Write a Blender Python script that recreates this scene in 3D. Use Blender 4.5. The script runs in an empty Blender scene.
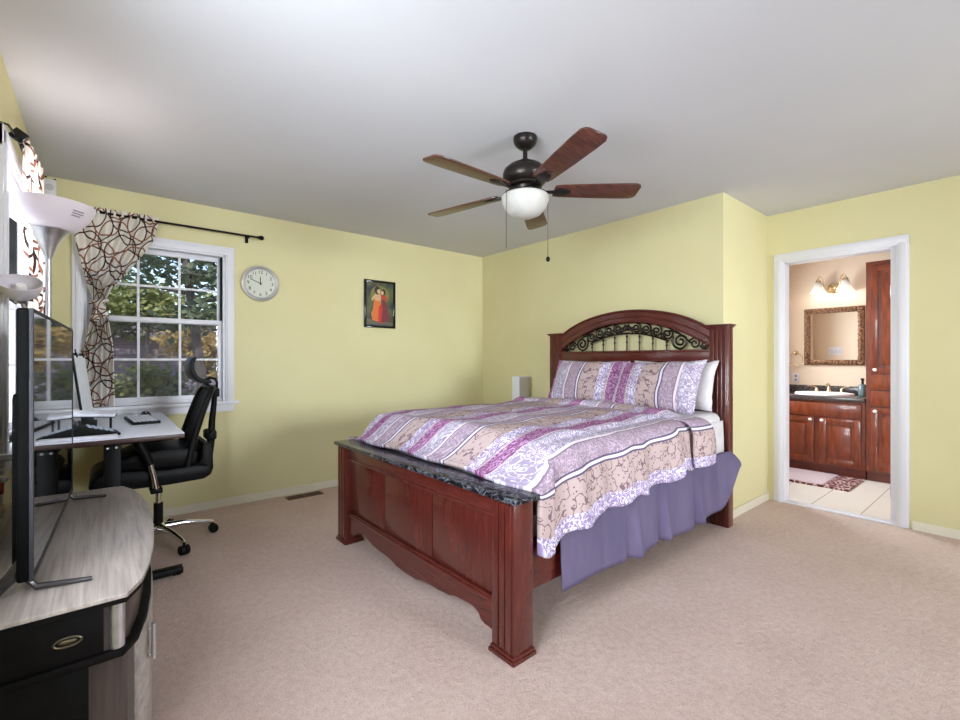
import bpy, bmesh, math, random
from mathutils import Vector, Matrix

random.seed(7)
C = bpy.context.scene.collection
PI = math.pi
R = math.radians

# ------------------------------------------------------------------ camera
cam_d = bpy.data.cameras.new('camera')
cam_d.sensor_width = 36.0
cam_d.lens = 455.0 / 960.0 * 36.0
cam_d.clip_start = 0.02
cam = bpy.data.objects.new('camera', cam_d)
C.objects.link(cam)
cam.location = (0, 0, 1.2)
cam.rotation_euler = (R(90), 0, -math.atan2(0.6374, 0.7705))
bpy.context.scene.camera = cam

# ------------------------------------------------------------------ world
sc = bpy.context.scene
w = bpy.data.worlds.new('sky')
sc.world = w
w.use_nodes = True
nt = w.node_tree
nt.nodes.clear()
out = nt.nodes.new('ShaderNodeOutputWorld')
bg = nt.nodes.new('ShaderNodeBackground')
sky = nt.nodes.new('ShaderNodeTexSky')
sky.sky_type = 'NISHITA'
sky.sun_disc = False
sky.sun_elevation = R(48)
sky.sun_rotation = R(200)
sky.air_density = 1.0
sky.dust_density = 0.6
bg.inputs['Strength'].default_value = 0.17
nt.links.new(sky.outputs[0], bg.inputs['Color'])
nt.links.new(bg.outputs[0], out.inputs['Surface'])

sun_d = bpy.data.lights.new('sun', 'SUN')
sun_d.energy = 3.2
sun_d.angle = R(1.0)
sun_d.color = (1.0, 0.95, 0.86)
sun = bpy.data.objects.new('sun', sun_d)
C.objects.link(sun)
# sun stands high over the far side of the house: lights the trees, not the room
sun.rotation_euler = Vector((0.12, 0.62, -0.78)).to_track_quat('-Z', 'Y').to_euler()


def area(name, loc, target, sx, sy, power, color=(1, 1, 1), spread=180):
    d = bpy.data.lights.new(name, 'AREA')
    d.shape = 'RECTANGLE'
    d.size = sx
    d.size_y = sy
    d.energy = power
    d.color = color
    d.spread = R(spread)
    o = bpy.data.objects.new(name, d)
    C.objects.link(o)
    o.location = loc
    o.rotation_euler = (Vector(target) - Vector(loc)).to_track_quat('-Z', 'Y').to_euler()
    return o


# daylight through the windows; two unseen ones are added as fill
area('daylight_side_window', (-1.5, 3.06, 1.5), (2.0, 3.2, 1.6), 1.6, 1.6, 68, (0.88, 0.94, 1.0))
area('added_side_window_fill', (-0.95, 0.75, 1.5), (1.7, 3.6, 1.45), 1.5, 1.4, 150, (0.89, 0.945, 1.0))  # fill from behind the camera, through an added side window
area('added_rear_window_fill', (2.7, -3.7, 1.5), (1.0, 4.2, 1.25), 1.8, 1.4, 105, (0.89, 0.945, 1.0), 105)  # fill from the back of the room, through an added window
area('daylight_bathroom_window', (5.45, 2.5, 1.6), (5.5, 0.6, 0.9), 0.8, 1.0, 40, (0.88, 0.94, 1.0))

sc.view_settings.view_transform = 'Standard'
sc.view_settings.look = 'None'
sc.view_settings.gamma = 1.0
sc.view_settings.use_curve_mapping = False
sc.view_settings.exposure = 0.84
sc.cycles.use_denoising = True
sc.cycles.max_bounces = 12
sc.cycles.diffuse_bounces = 6
sc.cycles.transparent_max_bounces = 16
sc.cycles.caustics_reflective = False
sc.cycles.caustics_refractive = False


# ------------------------------------------------------------------ materials
def srgb(r, g, b):
    def f(c):
        c /= 255.0
        return c / 12.92 if c <= 0.04045 else ((c + 0.055) / 1.055) ** 2.4
    return (f(r), f(g), f(b), 1.0)


def mat(name, col, rough=0.5, metal=0.0, spec=0.5, coat=0.0):
    m = bpy.data.materials.new(name)
    m.use_nodes = True
    b = m.node_tree.nodes['Principled BSDF']
    b.inputs['Base Color'].default_value = col
    b.inputs['Roughness'].default_value = rough
    b.inputs['Metallic'].default_value = metal
    b.inputs['Specular IOR Level'].default_value = spec
    b.inputs['Coat Weight'].default_value = coat
    return m


class NG:
    """small node-graph helper around one material"""
    def __init__(s, m):
        s.m = m
        s.t = m.node_tree
        s.b = s.t.nodes['Principled BSDF']

    def n(s, kind, **kw):
        o = s.t.nodes.new(kind)
        for k, v in kw.items():
            setattr(o, k, v)
        return o

    def l(s, a, b):
        s.t.links.new(a, b)

    def math(s, op, a, b=None, c=None):
        o = s.n('ShaderNodeMath', operation=op)
        for i, x in enumerate((a, b, c)):
            if x is None:
                continue
            if isinstance(x, (int, float)):
                o.inputs[i].default_value = x
            else:
                s.l(x, o.inputs[i])
        return o.outputs[0]

    def coord(s, kind='Object', scale=(1, 1, 1), loc=(0, 0, 0)):
        tc = s.n('ShaderNodeTexCoord')
        mp = s.n('ShaderNodeMapping')
        mp.inputs['Scale'].default_value = scale
        mp.inputs['Location'].default_value = loc
        s.l(tc.outputs[kind], mp.inputs[0])
        return mp.outputs[0]

    def noise(s, vec, scale, detail=3.0, rough=0.5, dist=0.0):
        o = s.n('ShaderNodeTexNoise')
        s.l(vec, o.inputs['Vector'])
        o.inputs['Scale'].default_value = scale
        o.inputs['Detail'].default_value = detail
        o.inputs['Roughness'].default_value = rough
        o.inputs['Distortion'].default_value = dist
        return o.outputs[0]

    def ramp(s, fac, stops, interp='LINEAR'):
        o = s.n('ShaderNodeValToRGB')
        cr = o.color_ramp
        cr.interpolation = interp
        while len(cr.elements) < len(stops):
            cr.elements.new(0.5)
        for e, (p, c) in zip(cr.elements, stops):
            e.position = p
            e.color = c if len(c) == 4 else (*c, 1)
        s.l(fac, o.inputs[0])
        return o.outputs[0]

    def mix(s, fac, a, b, blend='MIX'):
        o = s.n('ShaderNodeMix', data_type='RGBA', blend_type=blend)
        for sock, x in ((o.inputs[0], fac), (o.inputs[6], a), (o.inputs[7], b)):
            if isinstance(x, (int, float)):
                sock.default_value = x
            elif isinstance(x, tuple):
                sock.default_value = x if len(x) == 4 else (*x, 1)
            else:
                s.l(x, sock)
        return o.outputs[2]

    def bump(s, h, strength=0.3, dist=0.01):
        o = s.n('ShaderNodeBump')
        o.inputs['Strength'].default_value = strength
        o.inputs['Distance'].default_value = dist
        s.l(h, o.inputs['Height'])
        s.l(o.outputs[0], s.b.inputs['Normal'])

    def color(s, c):
        s.l(c, s.b.inputs['Base Color'])


def noisy(name, c1, c2, scale, rough=0.6, metal=0.0, bump=0.0, stretch=(1, 1, 1), detail=4, coat=0.0, spec=0.5, lo=0.35, hi=0.65, bdist=0.005, kind='Object'):
    m = mat(name, c1, rough, metal, spec, coat)
    g = NG(m)
    v = g.coord(kind, stretch)
    f = g.noise(v, scale, detail)
    g.color(g.ramp(f, [(lo, c1), (hi, c2)]))
    if bump:
        g.bump(f, bump, bdist)
    return m


M = {}
M['wall'] = noisy('yellow_wall_paint', srgb(218, 211, 167), srgb(213, 205, 160), 1.2, 0.85, bump=0.05, spec=0.25)
M['bath_wall'] = noisy('peach_wall_paint', srgb(232, 214, 192), srgb(228, 209, 186), 1.3, 0.7, spec=0.3)
M['ceiling'] = noisy('ceiling_paint', srgb(206, 207, 212), srgb(201, 202, 208), 0.9, 0.9, bump=0.06, spec=0.2)
M['white'] = mat('white_trim_paint', srgb(222, 222, 230), 0.4)
M['trim_cream'] = mat('cream_baseboard_paint', srgb(222, 216, 198), 0.5)
M['black'] = mat('black_plastic', srgb(11, 11, 12), 0.5, spec=0.15)
M['tv_black'] = mat('matt_black_plastic', srgb(8, 8, 9), 0.6, spec=0.05)
M['blackgloss'] = mat('black_gloss_plastic', srgb(14, 14, 16), 0.15)
M['chrome'] = mat('polished_chrome', (0.75, 0.75, 0.77, 1), 0.12, 1.0)
M['silver'] = noisy('brushed_silver', (0.52, 0.52, 0.55, 1), (0.6, 0.6, 0.63, 1), 40, 0.32, 0.9)
M['brass'] = mat('pale_brass', (0.78, 0.62, 0.36, 1), 0.25, 1.0)
M['iron'] = mat('dark_wrought_iron', srgb(30, 22, 18), 0.35, 0.6)
M['bronze'] = mat('oil_rubbed_bronze', srgb(40, 34, 32), 0.35, 0.6)


def wood(name, c1, c2, c3, stretch, scale=6, rough=0.24, coat=0.3, bump=0.015):
    m = mat(name, c1, rough, coat=coat)
    g = NG(m)
    v = g.coord('Object', stretch)
    a = g.noise(v, scale, 3, 0.5, 0.6)
    b = g.noise(v, scale * 5, 3, 0.6, 0.3)
    col = g.ramp(a, [(0.3, c1), (0.5, c2), (0.72, c3)])
    col = g.mix(g.math('MULTIPLY', b, 0.25), col, c1)
    g.color(col)
    if bump > 0.02:
        g.bump(b, bump, 0.001)
    return m


CH = (srgb(74, 27, 22), srgb(84, 31, 25), srgb(98, 39, 31))
M['cherry_v'] = wood('cherry_wood_upright', *CH, (9, 9, 1.2))
M['cherry_h'] = wood('cherry_wood_lengthwise', *CH, (9, 1.2, 9))
M['cherry_x'] = wood('cherry_wood_rail', *CH, (1.2, 9, 9))
VN = (srgb(94, 38, 20), srgb(122, 54, 28), srgb(144, 70, 38))
M['vanity'] = wood('vanity_cherry_wood', *VN, (7, 7, 1.2), 5, 0.35)
M['vanity_dark'] = wood('vanity_toe_wood', srgb(78, 26, 14), srgb(96, 34, 18), srgb(112, 42, 24), (7, 1.2, 7), 5, 0.4)
M['blade_a'] = wood('fan_blade_walnut', srgb(58, 30, 22), srgb(80, 42, 30), srgb(104, 58, 42), (1.5, 12, 12), 5, 0.4)
M['blade_b'] = wood('fan_blade_walnut_greyed', srgb(58, 30, 22), srgb(80, 42, 30), srgb(104, 58, 42), (1.5, 12, 12), 5, 0.4)
M['grey_oak'] = wood('grey_oak_laminate', srgb(140, 130, 125), srgb(164, 154, 148), srgb(182, 173, 167), (16, 0.7, 6), 5, 0.38, 0.1)
M['shaded_dark_lam'] = noisy('shaded_espresso_laminate', srgb(9, 8, 8), srgb(14, 12, 12), 20, 0.6, spec=0.1, stretch=(1, 8, 1))  # dark laminate taken near black to hold the end panel's shade
M['espresso'] = wood('espresso_wood', srgb(48, 40, 38), srgb(66, 56, 53), srgb(84, 72, 68), (9, 9, 0.9), 4, 0.4, 0.1)
M['desk_top'] = noisy('pale_desk_laminate', srgb(224, 224, 236), srgb(228, 228, 240), 6, 0.3)
M['desk_edge'] = mat('dark_red_desk_edge', srgb(62, 36, 34), 0.4)


def carpet():
    m = mat('beige_carpet', srgb(190, 165, 150), 0.95, spec=0.1)
    g = NG(m)
    v = g.coord('Object')
    fine = g.noise(v, 150, 3, 0.75)
    med = g.noise(v, 34, 3, 0.6)
    big = g.noise(v, 2.2, 4, 0.6)
    c = g.ramp(fine, [(0.3, srgb(168, 144, 136)), (0.5, srgb(206, 183, 175)), (0.7, srgb(234, 216, 209))])
    c = g.mix(0.45, c, g.ramp(big, [(0.32, srgb(194, 168, 158)), (0.68, srgb(220, 199, 191))]))
    c = g.mix(0.25, c, g.ramp(med, [(0.35, srgb(172, 146, 130)), (0.65, srgb(216, 197, 186))]))
    g.color(c)
    h = g.math('ADD', fine, g.math('MULTIPLY', med, 1.5))
    g.bump(h, 0.7, 0.008)
    return m


M['carpet'] = carpet()


def tile():
    m = mat('white_floor_tile', srgb(236, 234, 228), 0.25)
    g = NG(m)
    v = g.coord('Object', (1, 1, 1), (0.5, 0.125, 0))
    b = g.n('ShaderNodeTexBrick')
    b.offset = 0.0
    g.l(v, b.inputs['Vector'])
    b.inputs['Color1'].default_value = srgb(238, 235, 228)
    b.inputs['Color2'].default_value = srgb(233, 230, 222)
    b.inputs['Mortar'].default_value = srgb(176, 170, 160)
    b.inputs['Scale'].default_value = 1.0
    b.inputs['Mortar Size'].default_value = 0.004
    b.inputs['Brick Width'].default_value = 4.0
    b.inputs['Row Height'].default_value = 0.32
    g.color(b.outputs[0])
    return m


M['tile'] = tile()


def marble():
    m = mat('black_marble', srgb(20, 20, 24), 0.2, spec=0.25)
    g = NG(m)
    v = g.coord('Object', (9, 5, 9))
    n1 = g.noise(v, 2.2, 6, 0.65, 1.2)
    d = g.math('ABSOLUTE', g.math('SUBTRACT', n1, 0.5))
    g.color(g.ramp(d, [(0.0, srgb(120, 122, 132)), (0.02, srgb(58, 58, 66)), (0.07, srgb(20, 20, 25))]))
    return m


M['marble'] = marble()


def granite():
    m = mat('dark_granite', srgb(50, 46, 48), 0.2)
    g = NG(m)
    v = g.coord('Object')
    f = g.noise(v, 120, 3, 0.7)
    g.color(g.ramp(f, [(0.35, srgb(32, 28, 32)), (0.55, srgb(74, 66, 68)), (0.7, srgb(140, 128, 124))]))
    return m


M['granite'] = granite()


def bedding():
    """striped floral cotton: u = metres across the stripes, v = metres along them"""
    m = mat('striped_floral_cotton', srgb(190, 160, 180), 0.85, spec=0.15)
    g = NG(m)
    uv = g.n('ShaderNodeUVMap')
    sep = g.n('ShaderNodeSeparateXYZ')
    g.l(uv.outputs[0], sep.inputs[0])
    P = 0.61
    s = g.math('DIVIDE', g.math('FLOORED_MODULO', sep.outputs[0], P), P)
    lace, peach, line, lilac, ornate, purple, grey = (srgb(150, 132, 172), srgb(184, 163, 162), srgb(220, 214, 228), srgb(150, 131, 150), srgb(156, 142, 168), srgb(128, 76, 118), srgb(150, 136, 136))
    dk = srgb(96, 84, 112)
    base = [(0.0, lace), (0.07, peach), (0.225, dk), (0.235, line), (0.249, dk), (0.259, lilac), (0.352, srgb(130, 112, 132)), (0.358, srgb(222, 210, 214)), (0.372, ornate), (0.49, srgb(214, 198, 210)), (0.50, purple), (0.592, srgb(214, 198, 206)), (0.598, grey)]
    light = [(0.0, srgb(228, 222, 238)), (0.07, srgb(122, 98, 108)), (0.225, dk), (0.235, line), (0.249, dk), (0.259, srgb(190, 170, 184)), (0.352, srgb(134, 118, 136)), (0.358, srgb(222, 210, 214)), (0.372, srgb(214, 208, 220)), (0.49, srgb(214, 198, 210)), (0.50, srgb(192, 150, 190)), (0.592, srgb(214, 198, 206)), (0.598, srgb(200, 186, 190))]
    A = g.ramp(s, [(p / P, c) for p, c in base], 'CONSTANT')
    B = g.ramp(s, [(p / P, c) for p, c in light], 'CONSTANT')
    vn = g.n('ShaderNodeTexNoise')
    g.l(uv.outputs[0], vn.inputs['Vector'])
    vn.inputs['Scale'].default_value = 26
    vn.inputs['Detail'].default_value = 1.5
    vn.inputs['Distortion'].default_value = 2.2
    swirl = g.math('GREATER_THAN', g.math('ABSOLUTE', g.math('SUBTRACT', vn.outputs[0], 0.5)), 0.045)
    swirl = g.math('SUBTRACT', 1.0, swirl)
    # branches and buds of the peach band
    nz = g.n('ShaderNodeTexNoise')
    g.l(uv.outputs[0], nz.inputs['Vector'])
    nz.inputs['Scale'].default_value = 13
    nz.inputs['Detail'].default_value = 2
    stem = g.math('LESS_THAN', g.math('ABSOLUTE', g.math('SUBTRACT', nz.outputs[0], 0.5)), 0.017)
    vo = g.n('ShaderNodeTexVoronoi')
    g.l(uv.outputs[0], vo.inputs['Vector'])
    vo.inputs['Scale'].default_value = 48
    bud = g.math('LESS_THAN', vo.outputs['Distance'], 0.22)
    floral = g.math('MAXIMUM', stem, bud)
    sel = g.ramp(s, [(0.0, (0, 0, 0)), (0.07 / P, (1, 1, 1)), (0.225 / P, (0, 0, 0))], 'CONSTANT')
    fac = g.mix(sel, swirl, floral)
    c = g.mix(fac, A, B)
    g.color(c)
    wv = g.noise(g.coord('Object'), 45, 3, 0.6)
    g.bump(wv, 0.25, 0.006)
    return m


M['bedding'] = bedding()
M['sheet'] = noisy('white_cotton', srgb(206, 202, 206), srgb(216, 212, 216), 12, 0.9, spec=0.1, bump=0.15, bdist=0.01)
M['skirt'] = noisy('slate_purple_cotton', srgb(98, 90, 118), srgb(109, 100, 128), 9, 0.9, spec=0.1, bump=0.15, stretch=(1, 1, 0.3))


def curtain_mat():
    m = mat('curtain_print', srgb(220, 208, 190), 0.9, spec=0.1)
    g = NG(m)
    uv = g.n('ShaderNodeUVMap')
    masks = []
    for i, (ox, oy, rr) in enumerate(((0, 0, 0.42), (0.5, 0.27, 0.46), (0.24, 0.63, 0.44), (0.77, 0.85, 0.40))):
        mp = g.n('ShaderNodeMapping')
        mp.inputs['Scale'].default_value = (3.6, 3.6, 1)
        mp.inputs['Location'].default_value = (ox, oy, 0)
        g.l(uv.outputs[0], mp.inputs[0])
        fr = g.n('ShaderNodeVectorMath', operation='FRACTION')
        g.l(mp.outputs[0], fr.inputs[0])
        sb = g.n('ShaderNodeVectorMath', operation='SUBTRACT')
        g.l(fr.outputs[0], sb.inputs[0])
        sb.inputs[1].default_value = (0.5, 0.5, 0)
        ln = g.n('ShaderNodeVectorMath', operation='LENGTH')
        g.l(sb.outputs[0], ln.inputs[0])
        masks.append(g.math('LESS_THAN', g.math('ABSOLUTE', g.math('SUBTRACT', ln.outputs['Value'], rr)), 0.019))
    c = g.mix(masks[0], srgb(240, 234, 226), srgb(70, 44, 40))
    c = g.mix(masks[1], c, srgb(134, 88, 72))
    c = g.mix(masks[2], c, srgb(60, 40, 38))
    c = g.mix(masks[3], c, srgb(150, 96, 78))
    g.color(c)
    tr = g.n('ShaderNodeBsdfTranslucent')
    g.l(c, tr.inputs['Color'])
    mx = g.n('ShaderNodeMixShader')
    mx.inputs[0].default_value = 0.32
    g.l(g.b.outputs[0], mx.inputs[1])
    g.l(tr.outputs[0], mx.inputs[2])
    o = [n for n in g.t.nodes if n.type == 'OUTPUT_MATERIAL'][0]
    g.l(mx.outputs[0], o.inputs['Surface'])
    return m


M['curtain'] = curtain_mat()


def glass():
    m = bpy.data.materials.new('window_glass')
    m.use_nodes = True
    t = m.node_tree
    t.nodes.clear()
    o = t.nodes.new('ShaderNodeOutputMaterial')
    a = t.nodes.new('ShaderNodeBsdfTransparent')
    a.inputs[0].default_value = (0.97, 0.98, 0.98, 1)
    b = t.nodes.new('ShaderNodeBsdfGlossy')
    b.inputs['Roughness'].default_value = 0.03
    mx = t.nodes.new('ShaderNodeMixShader')
    mx.inputs[0].default_value = 0.012
    t.links.new(a.outputs[0], mx.inputs[1])
    t.links.new(b.outputs[0], mx.inputs[2])
    t.links.new(mx.outputs[0], o.inputs[0])
    return m


M['glass'] = glass()


def screen_door():
    """insect mesh on the lower sash: dims what lies behind it a little"""
    m = bpy.data.materials.new('insect_screen')
    m.use_nodes = True
    t = m.node_tree
    t.nodes.clear()
    o = t.nodes.new('ShaderNodeOutputMaterial')
    a = t.nodes.new('ShaderNodeBsdfTransparent')
    b = t.nodes.new('ShaderNodeBsdfDiffuse')
    b.inputs[0].default_value = srgb(96, 90, 100)
    mx = t.nodes.new('ShaderNodeMixShader')
    mx.inputs[0].default_value = 0.22
    t.links.new(a.outputs[0], mx.inputs[1])
    t.links.new(b.outputs[0], mx.inputs[2])
    t.links.new(mx.outputs[0], o.inputs[0])
    return m


M['screen'] = screen_door()


def emit(name, col, strength):
    m = bpy.data.materials.new(name)
    m.use_nodes = True
    t = m.node_tree
    t.nodes.clear()
    o = t.nodes.new('ShaderNodeOutputMaterial')
    e = t.nodes.new('ShaderNodeEmission')
    e.inputs[0].default_value = col
    e.inputs[1].default_value = strength
    t.links.new(e.outputs[0], o.inputs[0])
    return m


def frosted(name, col, trans=0.5, rough=0.4):
    m = mat(name, col, rough)
    g = NG(m)
    tr = g.n('ShaderNodeBsdfTranslucent')
    tr.inputs[0].default_value = col
    mx = g.n('ShaderNodeMixShader')
    mx.inputs[0].default_value = trans
    g.l(g.b.outputs[0], mx.inputs[1])
    g.l(tr.outputs[0], mx.inputs[2])
    o = [n for n in g.t.nodes if n.type == 'OUTPUT_MATERIAL'][0]
    g.l(mx.outputs[0], o.inputs['Surface'])
    return m


M['bowl_plastic'] = frosted('frosted_white_plastic', srgb(226, 220, 228), 0.14)
M['alabaster'] = frosted('alabaster_glass', srgb(214, 213, 208), 0.3, 0.35)
M['shade_glass'] = frosted('frosted_shade_glass', srgb(240, 238, 234), 0.6)
M['bulb'] = emit('lit_bulb', (1, 0.94, 0.86, 1), 0.6)
M['bulb_off'] = mat('white_bulb', srgb(240, 238, 240), 0.3)
M['mirror'] = mat('mirror_silver', (0.86, 0.86, 0.86, 1), 0.01, 1.0)
M['gold_frame'] = noisy('carved_bronze_frame', srgb(64, 38, 26), srgb(160, 118, 84), 55, 0.35, 0.4, bump=0.8, bdist=0.01)
M['ceramic'] = mat('white_ceramic', srgb(240, 240, 242), 0.12, coat=0.4)
M['tvscreen'] = mat('television_glass', srgb(8, 8, 9), 0.04, spec=1.0, coat=1.0)
M['leather'] = mat('black_leather', srgb(15, 15, 18), 0.45, spec=0.15)
M['mesh_black'] = noisy('black_chair_mesh', srgb(20, 20, 22), srgb(34, 34, 37), 160, 0.7)


# ------------------------------------------------------------------ mesh helpers
WM = {}          # object name -> world matrix of its root


class MB:
    def __init__(s):
        s.bm = bmesh.new()
        s.uv = None

    def _add(s, tmp):
        me = bpy.data.meshes.new('tmp')
        tmp.to_mesh(me)
        tmp.free()
        s.bm.from_mesh(me)
        bpy.data.meshes.remove(me)

    def bx(s, x0, x1, y0, y1, z0, z1, bevel=0.0, seg=2, mtx=None):
        t = bmesh.new()
        bmesh.ops.create_cube(t, size=1.0)
        for v in t.verts:
            v.co = Vector(((x0 + x1) / 2 + v.co.x * (x1 - x0), (y0 + y1) / 2 + v.co.y * (y1 - y0), (z0 + z1) / 2 + v.co.z * (z1 - z0)))
        if bevel:
            bmesh.ops.bevel(t, geom=list(t.edges), offset=bevel, segments=seg, affect='EDGES', profile=0.5)
        if mtx is not None:
            bmesh.ops.transform(t, matrix=mtx, verts=t.verts)
        s._add(t)
        return s

    def tube(s, pts, r, seg=10, closed=False):
        pts = [Vector(p) for p in pts]
        n = len(pts)
        rs = r if isinstance(r, (list, tuple)) else [r] * n
        t = bmesh.new()
        rings = []
        up = Vector((0, 0, 1))
        prev = None
        for i, p in enumerate(pts):
            if closed:
                d = pts[(i + 1) % n] - pts[i - 1]
            else:
                d = pts[min(i + 1, n - 1)] - pts[max(i - 1, 0)]
            if d.length < 1e-9:
                d = Vector((0, 0, 1))
            d.normalize()
            if prev is None:
                a = d.cross(up)
                if a.length < 1e-3:
                    a = d.cross(Vector((1, 0, 0)))
            else:
                a = prev - d * prev.dot(d)
                if a.length < 1e-6:
                    a = d.cross(up)
            a.normalize()
            prev = a
            b = d.cross(a)
            rings.append([t.verts.new(p + (a * math.cos(2 * PI * k / seg) + b * math.sin(2 * PI * k / seg)) * rs[i]) for k in range(seg)])
        m = n if closed else n - 1
        for i in range(m):
            A, B = rings[i], rings[(i + 1) % n]
            for k in range(seg):
                t.faces.new((A[k], A[(k + 1) % seg], B[(k + 1) % seg], B[k]))
        if not closed:
            t.faces.new(list(reversed(rings[0])))
            t.faces.new(rings[-1])
        bmesh.ops.recalc_face_normals(t, faces=t.faces)
        s._add(t)
        return s

    def lathe(s, prof, c=(0, 0, 0), seg=32, mtx=None, a0=0.0, a1=2 * PI):
        t = bmesh.new()
        full = abs(a1 - a0 - 2 * PI) < 1e-6
        k_n = seg if full else seg + 1
        rings = []
        for (r, z) in prof:
            if r < 1e-6 and full:
                rings.append([t.verts.new((0, 0, z))])
            else:
                rings.append([t.verts.new((r * math.cos(a0 + (a1 - a0) * k / seg), r * math.sin(a0 + (a1 - a0) * k / seg), z)) for k in range(k_n)])
        for A, B in zip(rings[:-1], rings[1:]):
            for k in range(seg):
                k2 = (k + 1) % k_n
                if len(A) == 1 and len(B) == 1:
                    continue
                if len(A) == 1:
                    t.faces.new((A[0], B[k2], B[k]))
                elif len(B) == 1:
                    t.faces.new((A[k], A[k2], B[0]))
                else:
                    t.faces.new((A[k], A[k2], B[k2], B[k]))
        bmesh.ops.recalc_face_normals(t, faces=t.faces)
        if mtx is not None:
            bmesh.ops.transform(t, matrix=mtx, verts=t.verts)
        bmesh.ops.translate(t, vec=Vector(c), verts=t.verts)
        s._add(t)
        return s

    def prism(s, poly, a, b, axis='x', bevel=0.0):
        """poly: 2-D outline in the two other axes (in x,y,z order); a..b along axis"""
        t = bmesh.new()

        def pt(p, q):
            return {'x': (q, p[0], p[1]), 'y': (p[0], q, p[1]), 'z': (p[0], p[1], q)}[axis]
        A = [t.verts.new(pt(p, a)) for p in poly]
        B = [t.verts.new(pt(p, b)) for p in poly]
        n = len(poly)
        t.faces.new(A)
        t.faces.new(list(reversed(B)))
        for i in range(n):
            t.faces.new((A[i], B[i], B[(i + 1) % n], A[(i + 1) % n]))
        bmesh.ops.recalc_face_normals(t, faces=t.faces)
        if bevel:
            es = [e for e in t.edges if len(e.link_faces) == 2 and e.calc_face_angle(0) > 0.6]
            bmesh.ops.bevel(t, geom=es, offset=bevel, segments=2, affect='EDGES', profile=0.5)
        s._add(t)
        return s

    def ball(s, c, r, sc_=(1, 1, 1), seg=16, mtx=None):
        t = bmesh.new()
        bmesh.ops.create_uvsphere(t, u_segments=seg, v_segments=max(6, seg // 2), radius=r)
        for v in t.verts:
            v.co = Vector((v.co.x * sc_[0], v.co.y * sc_[1], v.co.z * sc_[2]))
        if mtx is not None:
            bmesh.ops.transform(t, matrix=mtx, verts=t.verts)
        bmesh.ops.translate(t, vec=Vector(c), verts=t.verts)
        s._add(t)
        return s

    def grid(s, nu, nv, f, thick=0.0):
        """f(i, j) -> (pos, uv)"""
        t = bmesh.new()
        uvl = t.loops.layers.uv.new('UVMap')
        V, U = [], {}
        for i in range(nu):
            row = []
            for j in range(nv):
                p, q = f(i / (nu - 1), j / (nv - 1))
                v = t.verts.new(p)
                U[v] = q
                row.append(v)
            V.append(row)
        for i in range(nu - 1):
            for j in range(nv - 1):
                fc = t.faces.new((V[i][j], V[i + 1][j], V[i + 1][j + 1], V[i][j + 1]))
                for lp in fc.loops:
                    lp[uvl].uv = U[lp.vert]
        s._add(t)
        return s

    def build(s, name, m, parent=None, smooth=True, angle=38, local=False, loc=None, rz=0.0):
        me = bpy.data.meshes.new(name)
        s.bm.to_mesh(me)
        s.bm.free()
        o = bpy.data.objects.new(name, me)
        C.objects.link(o)
        me.materials.append(m)
        if parent is not None:
            o.parent = parent
            W = WM[parent.name]
            WM[o.name] = W
            if not local:
                me.transform(W.inverted())
        else:
            W = Matrix.Translation(Vector(loc)) @ Matrix.Rotation(rz, 4, 'Z') if loc is not None else Matrix.Identity(4)
            WM[o.name] = W
            o.location = W.to_translation()
            o.rotation_euler = (0, 0, rz)
            if loc is not None and not local:
                me.transform(W.inverted())
        if smooth:
            me.polygons.foreach_set('use_smooth', [True] * len(me.polygons))
            me.set_sharp_from_angle(angle=R(angle))
        return o


def tag(o, label, cat, group=None, kind=None):
    if label:
        o['label'] = label
    if cat:
        o['category'] = cat
    if group:
        o['group'] = group
    if kind:
        o['kind'] = kind
    return o


def thing(name, label, cat, loc, rz=0.0, group=None):
    o = bpy.data.objects.new(name, None)
    C.objects.link(o)
    o.location = loc
    o.rotation_euler = (0, 0, rz)
    o.empty_display_size = 0.1
    WM[o.name] = Matrix.Translation(Vector(loc)) @ Matrix.Rotation(rz, 4, 'Z')
    return tag(o, label, cat, group)


def struct(o):
    o['kind'] = 'structure'
    return o


def sroot(name, loc):
    o = bpy.data.objects.new(name, None)
    C.objects.link(o)
    o.location = loc
    WM[o.name] = Matrix.Translation(Vector(loc))
    o['kind'] = 'structure'
    return o


def solidify(o, t, offset=-1):
    md = o.modifiers.new('thickness', 'SOLIDIFY')
    md.thickness = t
    md.offset = offset
    return o


def lerp(a, b, t):
    return a + (b - a) * t


def sstep(t):
    t = max(0.0, min(1.0, t))
    return t * t * (3 - 2 * t)


def curve_at(keys, x):
    if x <= keys[0][0]:
        return keys[0][1]
    for (x0, y0), (x1, y1) in zip(keys[:-1], keys[1:]):
        if x <= x1:
            return lerp(y0, y1, sstep((x - x0) / (x1 - x0)))
    return keys[-1][1]


# ------------------------------------------------------------------ room shell
H = 2.44
XL, YB, XH, YR, XD, YK = -0.32, 4.22, 3.53, 1.445, 4.42, -3.0
XB = 6.45        # bathroom far wall
T = 0.12


def wall_with_holes(name, m, axis, a, b, u0, u1, holes, z1=H):
    """slab between a..b on axis, u along the wall, rectangular holes (u0,u1,z0,z1)"""
    mb = MB()
    us = sorted(set([u0, u1] + [x for h in holes for x in h[:2]]))
    for ua, ub in zip(us[:-1], us[1:]):
        um = (ua + ub) / 2
        hs = sorted([(h[2], h[3]) for h in holes if h[0] < um < h[1]])
        z = 0.0
        for h0, h1 in hs:
            if h0 > z:
                if axis == 'x':
                    mb.bx(a, b, ua, ub, z, h0)
                else:
                    mb.bx(ua, ub, a, b, z, h0)
            z = h1
        if z < z1:
            if axis == 'x':
                mb.bx(a, b, ua, ub, z, z1)
            else:
                mb.bx(ua, ub, a, b, z, z1)
    bmesh.ops.remove_doubles(mb.bm, verts=mb.bm.verts, dist=1e-5)
    return struct(mb.build(name, m, smooth=False))


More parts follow.
